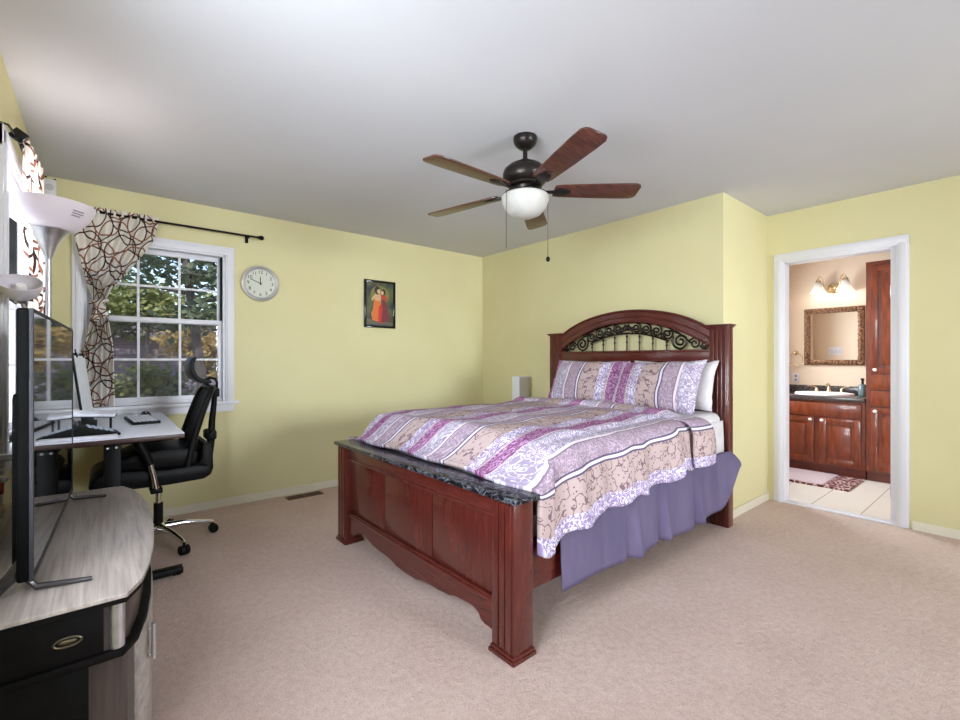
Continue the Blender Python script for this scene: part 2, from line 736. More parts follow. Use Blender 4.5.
W1 = (-0.108, 0.774, 0.865, 2.065)      # window in the back wall (x0,x1,z0,z1)
W2 = (2.66, 3.50, 0.83, 2.05)          # window in the side wall (y0,y1,..)
W3 = (0.05, 1.45, 0.83, 2.05)        # added side window, unseen behind the camera, opening for fill light
W4 = (1.9, 3.7, 0.83, 2.05)            # added rear window, unseen, opening for fill light
DO = (0.613, 1.328, 0.0, 2.03)          # doorway

struct(MB().bx(XL - T, XD + 0.02, YK - T, YB + T, -0.1, 0.0).build('floor', M['carpet'], smooth=False))
struct(MB().bx(XD + 0.02, XB + T, -0.1, 2.1 + T, -0.1, 0.006).build('floor_bathroom', M['tile'], smooth=False))
struct(MB().bx(XL - T, XB + T, YK - T, YB + T, H, H + 0.1).build('ceiling', M['ceiling'], smooth=False))
wall_with_holes('wall_back', M['wall'], 'y', YB, YB + T, XL - T, XH + T, [W1])
wall_with_holes('wall_left', M['wall'], 'x', XL - T, XL, YK - T, YB, [W2, W3])
wall_with_holes('wall_rear', M['wall'], 'y', YK - T, YK, XL, XD + T, [W4])
wall_with_holes('wall_head', M['wall'], 'x', XH, XH + T, YR, YB, [])
wall_with_holes('wall_return', M['wall'], 'y', YR, YR + T, XH + T, XD, [])


def door_wall():
    o = wall_with_holes('wall_door', M['wall'], 'x', XD, XD + T, YK, YR + T, [DO])
    o.data.materials.append(M['bath_wall'])
    for p in o.data.polygons:
        if p.normal.x > 0.9:
            p.material_index = 1
    return o


door_wall()
wall_with_holes('wall_bathroom_side', M['bath_wall'], 'x', XD, XD + T, YR + T, 2.1, [])
wall_with_holes('wall_bathroom_back', M['bath_wall'], 'x', XB, XB + T, 0.0, 2.1, [])
wall_with_holes('wall_bathroom_left', M['bath_wall'], 'y', 2.1, 2.1 + T, XD, XB + T, [(5.0, 5.9, 0.95, 2.0)])
wall_with_holes('wall_bathroom_right', M['bath_wall'], 'y', -0.1, 0.0, XD + T, XB + T, [])


def baseboard(name, x0, x1, y0, y1, h=0.062):
    mb = MB()
    mb.bx(x0, x1, y0, y1, 0, h * 0.78)
    dx, dy = x1 - x0, y1 - y0
    if dx > dy:
        mb.bx(x0, x1, y0 + dy * 0.15 if y0 > 0 and name != 'baseboard_rear' else y0, y1, h * 0.7, h, 0.002)
    else:
        mb.bx(x0 + dx * 0.2, x1 - dx * 0.2, y0, y1, h * 0.7, h, 0.002)
    struct(mb.build(name, M['trim_cream'], smooth=False))


baseboard('baseboard_back', XL, XH, YB - 0.014, YB)
baseboard('baseboard_head', XH - 0.014, XH, YR - 0.014, YB - 0.014)
baseboard('baseboard_return', XH, XD, YR - 0.014, YR)
baseboard('baseboard_door', XD - 0.014, XD, YK, 0.53)
baseboard('baseboard_left', XL, XL + 0.014, YK, YB - 0.014)
baseboard('baseboard_bathroom', XD + T, XD + T + 0.012, 1.36, 2.1)


# door frame (casing, jamb, stop)
def doorway():
    r = sroot('door_1', (XD, 0.956, 0))
    y0, y1, z1 = DO[0], DO[1], DO[3]
    cw = 0.066
    mb = MB()
    for (a, b) in ((y0 - cw, y0 + 0.004), (y1 - 0.004, y1 + cw)):
        mb.bx(XD - 0.012, XD, a, b, 0, z1 + cw, 0.002)
        mb.bx(XD - 0.02, XD - 0.01, a + 0.012, b - 0.026 if a > 1 else b - 0.014, 0, z1 + cw - 0.01, 0.003)
    mb.bx(XD - 0.0125, XD, y0 - cw, y1 + cw, z1 - 0.004, z1 + cw, 0.002)
    mb.bx(XD - 0.0205, XD - 0.01, y0 - cw + 0.012, y1 + cw - 0.012, z1 + 0.012, z1 + cw - 0.012, 0.003)
    mb.build('casing', M['white'], r)
    mb = MB()
    mb.bx(XD + 0.0, XD + T, y0, y0 + 0.035, 0.006, z1, 0.002)
    mb.bx(XD + 0.0, XD + T, y1 - 0.010, y1, 0.006, z1, 0.002)
    mb.bx(XD + 0.0, XD + T, y0 + 0.035, y1 - 0.018, z1 - 0.018, z1, 0.002)
    mb.build('jamb', M['white'], r)
    mb = MB()
    for z in (0.24, 1.7):
        mb.bx(XD - 0.002, XD + 0.03, y0 + 0.0345, y0 + 0.037, z - 0.045, z + 0.045)
    mb.build('hinge', M['silver'], r)
    struct(MB().bx(XD - 0.012, XD + 0.06, y0, y1, 0.0, 0.014, 0.004).build('trim_threshold', M['white']))


doorway()


# ------------------------------------------------------------------ windows
def window(name, axis, plane, hole, inward, cols=3, wide=0.085, casing=True):
    """double-hung window; axis = normal axis, plane = room face of the wall, inward = +-1 towards the room"""
    u0, u1, z0, z1 = hole
    zm = (z0 + z1) / 2 + 0.04
    loc = ((u0 + u1) / 2, plane, z0) if axis == 'y' else (plane, (u0 + u1) / 2, z0)
    r = sroot(name, loc)

    def B(mb, ua, ub, da, db, za, zb, bev=0.0):
        d0, d1 = sorted((plane + inward * da, plane + inward * db))
        if axis == 'y':
            mb.bx(ua, ub, d0, d1, za, zb, bev)
        else:
            mb.bx(d0, d1, ua, ub, za, zb, bev)
        return mb
    mb = MB()
    for (a, b) in ((u0 - wide, u0 + 0.004), (u1 - 0.004, u1 + wide)):
        B(mb, a, b, 0, 0.016, z0 - 0.01, z1 + wide, 0.003)
        B(mb, a + 0.02 if a < u0 - 0.05 else a + 0.012, b - 0.012 if a < u0 - 0.05 else b - 0.02, 0.012, 0.024, z0 - 0.01, z1 + wide - 0.02, 0.004)
    B(mb, u0 - wide, u1 + wide, 0, 0.0165, z1 - 0.004, z1 + wide, 0.003)
    B(mb, u0 - wide + 0.02, u1 + wide - 0.02, 0.012, 0.0245, z1 + 0.012, z1 + wide - 0.02, 0.004)
    mb.build('casing', M['white'], r)
    mb = MB()
    B(mb, u0 - wide - 0.03, u1 + wide + 0.03, -0.04, 0.055, z0 - 0.026, z0, 0.006)
    mb.build('sill', M['white'], r)
    mb = MB()
    B(mb, u0 - wide, u1 + wide, 0, 0.018, z0 - 0.085, z0 - 0.026, 0.004)
    mb.build('apron', M['white'], r)
    mb = MB()
    for (a, b) in ((u0, u0 + 0.018), (u1 - 0.018, u1)):
        B(mb, a, b, -T, 0, z0, z1)
    B(mb, u0, u1, -T, 0, z1 - 0.018, z1)
    B(mb, u0, u1, -T, -0.03, z0, z0 + 0.018)
    mb.build('window_frame', M['white'], r)
    for nm, za, zb, dd in (('upper_sash', zm - 0.02, z1 - 0.018, -0.075), ('lower_sash', z0 + 0.018, zm + 0.02, -0.045)):
        a, b = u0 + 0.018, u1 - 0.018
        st = 0.03
        mb = MB()
        B(mb, a, a + st, dd - 0.025, dd, za, zb, 0.003)
        B(mb, b - st, b, dd - 0.025, dd, za, zb, 0.003)
        B(mb, a, b, dd - 0.0255, dd + 0.0005, za, za + 0.036, 0.003)
        B(mb, a, b, dd - 0.0255, dd + 0.0005, zb - 0.036, zb, 0.003)
        sash = mb.build(nm, M['white'], r)
        mb = MB()
        for k in range(1, cols):
            um = lerp(a + st, b - st, k / cols)
            B(mb, um - 0.008, um + 0.008, dd - 0.018, dd - 0.004, za + 0.03, zb - 0.03)
        zc = (za + zb) / 2
        B(mb, a + st, b - st, dd - 0.0185, dd - 0.0035, zc - 0.008, zc + 0.008)
        mb.build('muntins', M['white'], sash)
        mb = MB()
        B(mb, a + 0.02, b - 0.02, dd - 0.012, dd - 0.010, za + 0.02, zb - 0.02)
        mb.build('pane', M['glass'], sash)
    mb = MB()
    B(mb, u0 + 0.018, u1 - 0.018, -0.108, -0.1065, z0 + 0.018, zm)
    mb.build('insect_screen', M['screen'], r)
    mb = MB()
    B(mb, u1 - 0.03, u1 - 0.018, -0.074, -0.04, zm + 0.02, z1 - 0.02)
    mb.build('sash_edge_strip', M['black'], r)  # black strip along one edge of the upper sash
    return r


window('window_1', 'y', YB, W1, -1, wide=0.062)
window('window_2', 'x', XL, W2, 1)
window('added_side_window', 'x', XL, W3, 1, cols=4)
window('added_rear_window', 'y', YK, W4, 1, cols=6)


# ------------------------------------------------------------------ outdoors
def foliage_mat(name, c1, c2, c3):
    m = mat(name, c1, 0.7)
    g = NG(m)
    f = g.noise(g.coord('Object'), 4.0, 4, 0.7)
    c = g.ramp(f, [(0.3, c1), (0.5, c2), (0.7, c3)])
    g.color(c)
    tr = g.n('ShaderNodeBsdfTranslucent')
    g.l(c, tr.inputs[0])
    mx = g.n('ShaderNodeMixShader')
    mx.inputs[0].default_value = 0.4
    g.l(g.b.outputs[0], mx.inputs[1])
    g.l(tr.outputs[0], mx.inputs[2])
    o = [n for n in g.t.nodes if n.type == 'OUTPUT_MATERIAL'][0]
    g.l(mx.outputs[0], o.inputs['Surface'])
    return m


M['leaf_green'] = foliage_mat('green_leaves', srgb(86, 96, 62), srgb(126, 132, 84), srgb(166, 164, 108))
M['leaf_gold'] = foliage_mat('golden_leaves', srgb(150, 132, 84), srgb(190, 164, 106), srgb(206, 184, 130))
M['leaf_dark'] = foliage_mat('evergreen_needles', srgb(62, 76, 62), srgb(92, 104, 84), srgb(128, 134, 104))
M['bark'] = noisy('grey_bark', srgb(70, 62, 64), srgb(100, 90, 88), 8, 0.9)
M['grass'] = noisy('lawn_grass', srgb(96, 104, 66), srgb(130, 132, 90), 3, 0.9)
M['siding'] = None


def siding(name, c1, c2):
    m = mat(name, c1, 0.6)
    g = NG(m)
    sp = g.n('ShaderNodeSeparateXYZ')
    g.l(g.coord('Object'), sp.inputs[0])
    f = g.math('FLOORED_MODULO', g.math('DIVIDE', sp.outputs[2], 0.13), 1.0)
    g.color(g.ramp(f, [(0.0, c2), (0.14, c1)], 'CONSTANT'))
    return m


M['siding'] = siding('lavender_siding', srgb(186, 170, 192), srgb(120, 106, 128))
M['siding_dark'] = siding('mauve_siding', srgb(122, 108, 126), srgb(86, 76, 92))
M['roof'] = noisy('grey_purple_shingles', srgb(104, 92, 104), srgb(128, 116, 124), 14, 0.9)
M['trimout'] = mat('outdoor_white_trim', srgb(210, 204, 214), 0.6)

GZ = -2.8
struct(MB().bx(-25, 30, 4.6, 60, GZ - 0.2, GZ).build('ground_lawn', M['grass'], smooth=False))


def tree(name, label, base, crown_c, crown_r, nleaf, leaf, lm, cat='tree', flat=0.5, seed=1):
    rnd = random.Random(seed)
    r = thing(name, label, cat, base)
    mb = MB()
    bx_, by_, bz_ = base
    cx, cy, cz = crown_c
    mb.tube([(bx_, by_, bz_), (lerp(bx_, cx, 0.5) + 0.05, by_, lerp(bz_, cz, 0.5)), (cx, cy, cz), (cx + 0.05, cy, cz + crown_r[2] * 0.6)], [0.11, 0.09, 0.06, 0.02], 8)
    for k in range(9):
        a = k * 2.4
        z0 = lerp(cz - crown_r[2] * 0.7, cz + crown_r[2] * 0.5, k / 8)
        L = 0.75
        ex = cx + math.cos(a) * crown_r[0] * L
        ey = cy + math.sin(a) * crown_r[1] * L
        mb.tube([(cx, cy, z0), (lerp(cx, ex, 0.5), lerp(cy, ey, 0.5), z0 + 0.10), (ex, ey, z0 + 0.05)], [0.04, 0.025, 0.01], 6)
    mb.build('trunk', M['bark'], r)
    t = MB()
    bm = t.bm
    centers = []
    for k in range(max(6, nleaf // 60)):
        while True:
            p = Vector((rnd.uniform(-1, 1), rnd.uniform(-1, 1), rnd.uniform(-1, 1)))
            if p.length <= 1:
                break
        centers.append(p)
    for k in range(nleaf):
        c = rnd.choice(centers)
        q = c + Vector((rnd.gauss(0, 0.16), rnd.gauss(0, 0.16), rnd.gauss(0, 0.10)))
        p = Vector((cx + q.x * crown_r[0], cy + q.y * crown_r[1], cz + q.z * crown_r[2]))
        a = Vector((rnd.uniform(-1, 1), rnd.uniform(-1, 1), rnd.uniform(-flat, flat))).normalized()
        b = a.cross(Vector((rnd.uniform(-1, 1), rnd.uniform(-1, 1), rnd.uniform(-1, 1)))).normalized()
        L = leaf * rnd.uniform(0.6, 1.3)
        v = [bm.verts.new(p - a * L * 0.5), bm.verts.new(p + b * L * 0.28), bm.verts.new(p + a * L * 0.5), bm.verts.new(p - b * L * 0.28)]
        bm.faces.new(v)
    t.build('crown', lm, r, smooth=False)
    return r


tree('evergreen_tree', 'tall dark green tree with spreading branches beyond the upper window sash', (1.6, 9.0, GZ), (1.05, 9.0, 2.95), (1.35, 0.9, 1.15), 2600, 0.16, M['leaf_dark'], seed=3)
tree('golden_tree', 'golden yellow leafy tree beyond the lower window sash', (2.55, 16.0, GZ), (2.45, 16.0, 1.6), (1.15, 0.9, 1.05), 3400, 0.16, M['leaf_gold'], seed=5)
tree('green_shrub_tree', 'olive green bushy tree low beyond the window, in front of the mauve house', (0.80, 11.0, GZ), (0.74, 11.0, 0.15), (0.85, 0.6, 0.95), 3400, 0.13, M['leaf_green'], seed=8)
tree('olive_tree', 'pale olive tree behind the bare branches at mid window', (1.1, 18.6, GZ), (1.1, 18.6, 2.9), (2.0, 0.9, 1.1), 4200, 0.2, M['leaf_green'], seed=12)


def house(name, label, x0, x1, y0, y1, zt, roofh, wm, rm):
    r = thing(name, label, 'house', ((x0 + x1) / 2, (y0 + y1) / 2, GZ))
    MB().bx(x0, x1, y0, y1, GZ, zt).build('siding_wall', wm, r, smooth=False)
    ym = (y0 + y1) / 2
    MB().prism([(y0 - 0.3, zt), (y1 + 0.3, zt), (ym, zt + roofh)], x0 - 0.3, x1 + 0.3, 'x').build('roof', rm, r, smooth=False)
    MB().bx(x0 - 0.05, x0 + 0.12, y0 - 0.04, y0, GZ, zt).build('corner_board', M['trimout'], r, smooth=False)
    return r


house('mauve_house', 'mauve sided house with a dark roof beyond the trees outside the window', -2.6, 3.6, 21, 27, 2.0, 0.9, M['siding_dark'], M['roof'])
house('lavender_shed', 'low lavender sided outbuilding seen through the lowest window panes beside the chair', 1.75, 4.6, 12.4, 14.2, 0.62, 0.10, M['siding'], M['roof'])


# ------------------------------------------------------------------ bed
BED_L, BED_RZ = (1.225, 2.125, 0.0), R(1.0)
bed = thing('bed', 'cherry wood queen bed with black marble topped footboard and arched iron headboard', 'bed', BED_L, BED_RZ)


def fluted(mb, x0, x1, y0, y1, z0, z1, faces, n=3):
    """post with raised flutes on the given faces"""
    mb.bx(x0, x1, y0, y1, z0, z1, 0.004)
    for f in faces:
        for k in range(n):
            if f == '-x':
                wd = (y1 - y0 - 0.02) / n
                a = y0 + 0.01 + k * wd
                mb.bx(x0 - 0.006, x0 + 0.002, a + 0.003, a + wd - 0.003, z0 + 0.02, z1 - 0.012, 0.003)
            else:
                wd = (x1 - x0 - 0.02) / n
                a = x0 + 0.01 + k * wd
                mb.bx(a + 0.003, a + wd - 0.003, y0 - 0.006, y0 + 0.002, z0 + 0.02, z1 - 0.012, 0.003)


def make_footboard():
    fb = MB()
    yi = 0.71
    # panel boards and frame
    fb.bx(0.030, 0.060, -yi, yi, 0.18, 0.60)
    fb.bx(0.014, 0.07, -yi, yi, 0.555, 0.632, 0.004)
    fb.bx(0.008, 0.03, -yi, yi, 0.548, 0.562, 0.004)
    fb.build('footboard', M['cherry_h'], bed, local=True)
    root = [o for o in C.objects if o.name.startswith('footboard')][-1]
    mb = MB()
    for a, b in ((-yi + 0.008, -0.242), (-0.236, 0.236), (0.242, yi - 0.008)):
        mb.bx(0.024, 0.034, a, b, 0.215, 0.548, 0.005)
    mb.build('inset_panel', M['cherry_v'], root, local=True)
    mb = MB()
    mb.bx(0.006, 0.035, -yi, yi, 0.186, 0.204, 0.006)
    mb.bx(0.011, 0.035, -yi, yi, 0.203, 0.214, 0.004)
    mb.build('moulding', M['cherry_h'], root, local=True)
    # scalloped apron
    half = [(0.0, 0.062), (0.10, 0.066), (0.16, 0.080), (0.22, 0.086), (0.30, 0.088), (0.38, 0.096), (0.44, 0.112), (0.50, 0.116), (0.56, 0.118), (0.60, 0.104), (0.615, 0.082), (0.64, 0.074), (0.70, 0.070), (yi, 0.070)]
    low = [(-y, z) for y, z in reversed(half)] + half[1:]
    poly = low + [(yi, 0.19), (-yi, 0.19)]
    MB().prism(poly, 0.018, 0.055, 'x').build('apron', M['cherry_h'], root, local=True)
    for s in (-1, 1):
        y0, y1 = sorted((s * 0.835, s * 0.705))
        mb = MB()
        fluted(mb, 0.0, 0.112, y0, y1, 0.02, 0.635, ['-x'], 3)
        p = mb.build('post', M['cherry_v'], root, local=True)
        mb = MB()
        mb.bx(-0.012, 0.122, y0 - 0.010, y1 + 0.010, 0.0, 0.016, 0.003)
        mb.bx(-0.006, 0.118, y0 - 0.006, y1 + 0.006, 0.014, 0.03, 0.006)
        mb.build('plinth', M['cherry_v'], p, local=True)
    MB().bx(-0.018, 0.128, -0.858, 0.858, 0.633, 0.655, 0.005).build('marble_cap', M['marble'], root, local=True)


make_footboard()


def spiral(c, r0, r1, a0, turns, n=26, x=0.0):
    pts = []
    for k in range(n):
        f = k / (n - 1)
        a = a0 + turns * 2 * PI * f
        r = lerp(r0, r1, f)
        pts.append((x, c[0] + r * math.cos(a), c[1] + r * math.sin(a)))
    return pts


HY = 0.035      # headboard centre across the bed
HX = 2.19       # its front


def make_headboard():
    yi = 0.70

    def outer(y):
        t = abs(y) / yi
        z = 1.617 - 0.155 * t ** 2 - 0.035 * t ** 6
        return z

    def inner(y):
        t = abs(y) / yi
        return 1.523 - 0.225 * t ** 2.1

    N = 36
    ys = [lerp(-yi, yi, k / N) for k in range(N + 1)]
    poly = [(HY + y, outer(y)) for y in ys] + [(HY + y, inner(y)) for y in reversed(ys)]
    hb = MB().prism(poly, HX + 0.012, HX + 0.062, 'x').build('headboard', M['cherry_h'], bed, local=True)
    # raised mouldings on the arch
    mb = MB()
    for f, rr in ((0.02, 0.011), (0.55, 0.006), (0.98, 0.008)):
        mb.tube([(HX + 0.012, HY + y, lerp(outer(y), inner(y), f)) for y in ys], rr, 8)
    mb.build('arch_moulding', M['cherry_h'], hb, local=True)
    mb = MB()
    mb.bx(HX + 0.008, HX + 0.065, HY - yi, HY + yi, 1.196, 1.276, 0.006)
    mb.bx(HX + 0.0, HX + 0.02, HY - yi, HY + yi, 1.262, 1.280, 0.005)
    mb.bx(HX + 0.0, HX + 0.02, HY - yi, HY + yi, 1.188, 1.202, 0.005)
    mb.build('cross_rail', M['cherry_h'], hb, local=True)
    mb = MB()
    mb.bx(HX + 0.03, HX + 0.05, HY - yi, HY + yi, 0.35, 1.2)
    for k in range(3):
        a = -yi + 0.02 + k * (2 * yi - 0.01) / 3
        mb.bx(HX + 0.022, HX + 0.036, HY + a, HY + a + (2 * yi - 0.01) / 3 - 0.03, 0.42, 1.16, 0.006)
    mb.build('back_panel', M['cherry_v'], hb, local=True)
    for s in (-1, 1):
        y0, y1 = sorted((HY + s * 0.83, HY + s * 0.695))
        mb = MB()
        fluted(mb, HX, HX + 0.085, y0, y1, 0.0, 1.44, ['-x'], 4)
        mb.build('post', M['cherry_v'], hb, local=True)
        mb = MB()
        mb.bx(HX - 0.02, HX + 0.095, y0 - 0.018, y1 + 0.018, 1.446, 1.458, 0.003)
        mb.bx(HX - 0.012, HX + 0.09, y0 - 0.010, y1 + 0.010, 1.436, 1.448, 0.003)
        mb.build('post_cap', M['cherry_h'], hb, local=True)
    # iron scrollwork
    xi = HX + 0.036
    sw = MB()
    ya = 0.46

    def low(y):
        return 1.428 - 0.075 * (abs(y) / 0.36) ** 2

    def top(y):
        return inner(y) - 0.006
    n = 26
    sw.tube([(xi, HY + lerp(-0.37, 0.37, k / n), low(lerp(-0.37, 0.37, k / n))) for k in range(n + 1)], 0.007, 8)
    sw.tube([(xi, HY + lerp(-ya, ya, k / n), top(lerp(-ya, ya, k / n))) for k in range(n + 1)], 0.007, 8)
    sw.build('scroll_rails', M['iron'], hb, local=True)
    sc_ = MB()
    for k in range(9):
        y = lerp(-0.36, 0.36, k / 8)
        zc = (low(y) + top(y)) / 2
        r = (top(y) - low(y)) / 2 * 0.94
        sgn = 1 if k < 4.5 else -1
        if k == 4:
            for q in (-1, 1):
                sc_.tube([(p[0], HY + y + q * (p[1]), p[2]) for p in spiral((0.022, zc), r * 0.6, 0.006, PI / 2, 1.4, 22, xi)], 0.0075, 6)
        else:
            pts = spiral((0, zc), r, 0.008, PI / 2 * 1.0, 1.7, 30, xi)
            sc_.tube([(p[0], HY + y + sgn * p[1], p[2]) for p in pts], 0.0078, 6)
            pts = spiral((0.030, zc - 0.01), r * 0.5, 0.006, -PI / 2, 1.2, 18, xi)
            sc_.tube([(p[0], HY + y + sgn * p[1], p[2]) for p in pts], 0.0065, 6)
    for q in (-1, 1):
        # large end volutes
        pts = spiral((0.465, 1.347), 0.068, 0.012, PI * 0.8, 1.9, 40, xi)
        sc_.tube([(p[0], HY + q * p[1], p[2]) for p in pts], 0.0085, 8)
        pts = [(xi, HY + q * lerp(0.36, 0.545, t), 1.40 + 0.045 * math.sin(PI * (0.25 + 0.75 * t)) - 0.07 * t) for t in [k / 10 for k in range(11)]]
        sc_.tube(pts, 0.007, 8)
        # the smaller S scrolls towards the posts
        pts = spiral((0.575, 1.326), 0.044, 0.010, PI * 0.9, -1.5, 30, xi)
        sc_.tube([(p[0], HY + q * p[1], p[2]) for p in pts], 0.007, 8)
        pts = spiral((0.648, 1.311), 0.030, 0.008, PI, 1.5, 28, xi)
        sc_.tube([(p[0], HY + q * p[1], p[2]) for p in pts], 0.0065, 8)
    sc_.build('iron_scrollwork', M['iron'], hb, local=True)
    for k in range(7):
        y = (k - 3) * 0.118
        mb = MB()
        zt = low(y)
        mb.tube([(xi, HY + y, 1.276), (xi, HY + y, zt)], 0.006, 8)
        for zz in (lerp(1.276, zt, 0.82), lerp(1.276, zt, 0.5)):
            mb.ball((xi, HY + y, zz), 0.011, (1, 1, 0.8), 10)
        mb.build('spindle', M['iron'], hb, local=True)


make_headboard()
for s in (-1, 1):
    y0, y1 = sorted((s * 0.795, s * 0.765))
    MB().bx(0.10, HX + 0.01, y0, y1, 0.235, 0.44, 0.004).build('side_rail', M['cherry_x'], bed, local=True)
mb = MB()
for k in range(9):
    x = 0.25 + k * 0.23
    mb.bx(x, x + 0.07, -0.766, 0.766, 0.275, 0.295)
mb.build('slats', M['cherry_h'], bed, local=True)

bs = MB().bx(0.20, HX - 0.03, -0.755, 0.755, 0.297, 0.53, 0.02).build('box_spring', M['sheet'], None, local=True, loc=BED_L, rz=BED_RZ)
tag(bs, 'white box spring between the side rails under the mattress', 'box spring')


def mattress():
    mb = MB()
    mb.bx(0.25, HX - 0.02, -0.765, 0.765, 0.532, 0.785, 0.06, 4)
    for v in mb.bm.verts:
        if v.co.z > 0.65:
            v.co.z += 0.043 * sstep((v.co.x - 0.3) / 1.8)
    # loose sheet edge hanging on the near side
    o = mb.build('mattress', M['sheet'], None, local=True, loc=BED_L, rz=BED_RZ)
    tag(o, 'mattress in a white fitted sheet, bare beside the pillows', 'mattress')
    s = MB()

    def f(u, v):
        x = lerp(1.62, HX - 0.035, u)
        z = lerp(0.77, 0.54 + 0.012 * math.sin(u * 9), v)
        y = -0.768 - 0.012 * v - 0.006 * math.sin(u * 22 + v) * v
        return (x, y, z), (x, z)
    so = s.grid(24, 10, f).build('sheet_overhang', M['sheet'], o, local=True)
    solidify(so, 0.004)
    so2 = None


mattress()


def bed_skirt():
    mb = MB()
    pleats = (0.295, 0.47, 0.70)

    def f(u, v):
        x = lerp(0.30, HX - 0.02, u)
        xx = lerp(0.30, 2.16, u)
        flare = sstep((u - 0.86) / 0.14)
        z1 = 0.19 + 0.006 * math.sin(u * 17) - 0.03 * u + 0.29 * flare ** 1.6
        if u > 0.6:
            z1 += 0.02 * sstep((u - 0.6) / 0.3)
        z = lerp(0.56, z1, v)
        y = -0.812 - 0.02 * v
        for pc in pleats:
            d = (u - pc) / 0.013
            y += 0.030 * math.exp(-d * d) * v
            d = (u - pc - 0.032) / 0.022
            y -= 0.030 * math.exp(-d * d) * v
        y -= 0.006 * math.sin(u * 21 + 0.6) * v
        y -= 0.055 * flare * math.sin(v * PI * 0.6)
        return (x, y, z), (x, z)
    mb.grid(200, 16, f)
    o = mb.build('bed_skirt', M['skirt'], None, local=True, loc=BED_L, rz=BED_RZ, angle=80)
    solidify(o, 0.004, 1)
    tag(o, 'slate purple pleated bed skirt hanging below the comforter, lifted at the headboard end', 'bed skirt')


bed_skirt()


def profile(x, lift=0.0, extra=0.0):
    """cross-section of the comforter at x (bed space), from the near hem over the top to the far hem"""
    hem = curve_at([(0.12, 0.405), (0.22, 0.42), (0.5, 0.475), (1.0, 0.505), (1.5, 0.545), (1.8, 0.555)], x) - extra
    rise = sstep((x - 0.10) / 0.16)
    top = lerp(0.668, 0.822 + 0.004 * sstep((x - 0.6) / 1.2), rise) + lift
    rad = 0.10
    yo = 0.835 + lift
    pts = [(-yo - 0.018, hem)]
    nseg = 6
    for k in range(1, nseg + 1):
        f = k / nseg
        pts.append((-yo - 0.018 * (1 - f), lerp(hem, top - rad, f)))
    for k in range(1, 8):
        a = PI / 2 * k / 7
        pts.append((-yo + rad * (1 - math.cos(a)), top - rad + rad * math.sin(a)))
    yf = lerp(0.85, 0.81, rise)
    for k in range(1, 14):
        f = k / 14
        y = lerp(-yo + rad, yf - rad, f)
        pts.append((y, top + 0.012 * math.sin(PI * f)))
    for k in range(0, 8):
        a = PI / 2 * (1 - k / 7)
        pts.append((yf - rad + rad * math.cos(a), top - rad + rad * math.sin(a)))
    pts.append((yf + 0.012, max(0.66, top - 0.3) if x < 0.16 else 0.48))
    return pts


def resample(pts, n):
    d = [0.0]
    for a, b in zip(pts[:-1], pts[1:]):
        d.append(d[-1] + math.hypot(b[0] - a[0], b[1] - a[1]))
    L = d[-1]
    res = []
    k = 0
    for i in range(n):
        s = L * i / (n - 1)
        while k < len(d) - 2 and d[k + 1] < s:
            k += 1
        t = (s - d[k]) / max(1e-9, d[k + 1] - d[k])
        res.append((lerp(pts[k][0], pts[k + 1][0], t), lerp(pts[k][1], pts[k + 1][1], t), s))
    return res


from mathutils import noise as mnoise


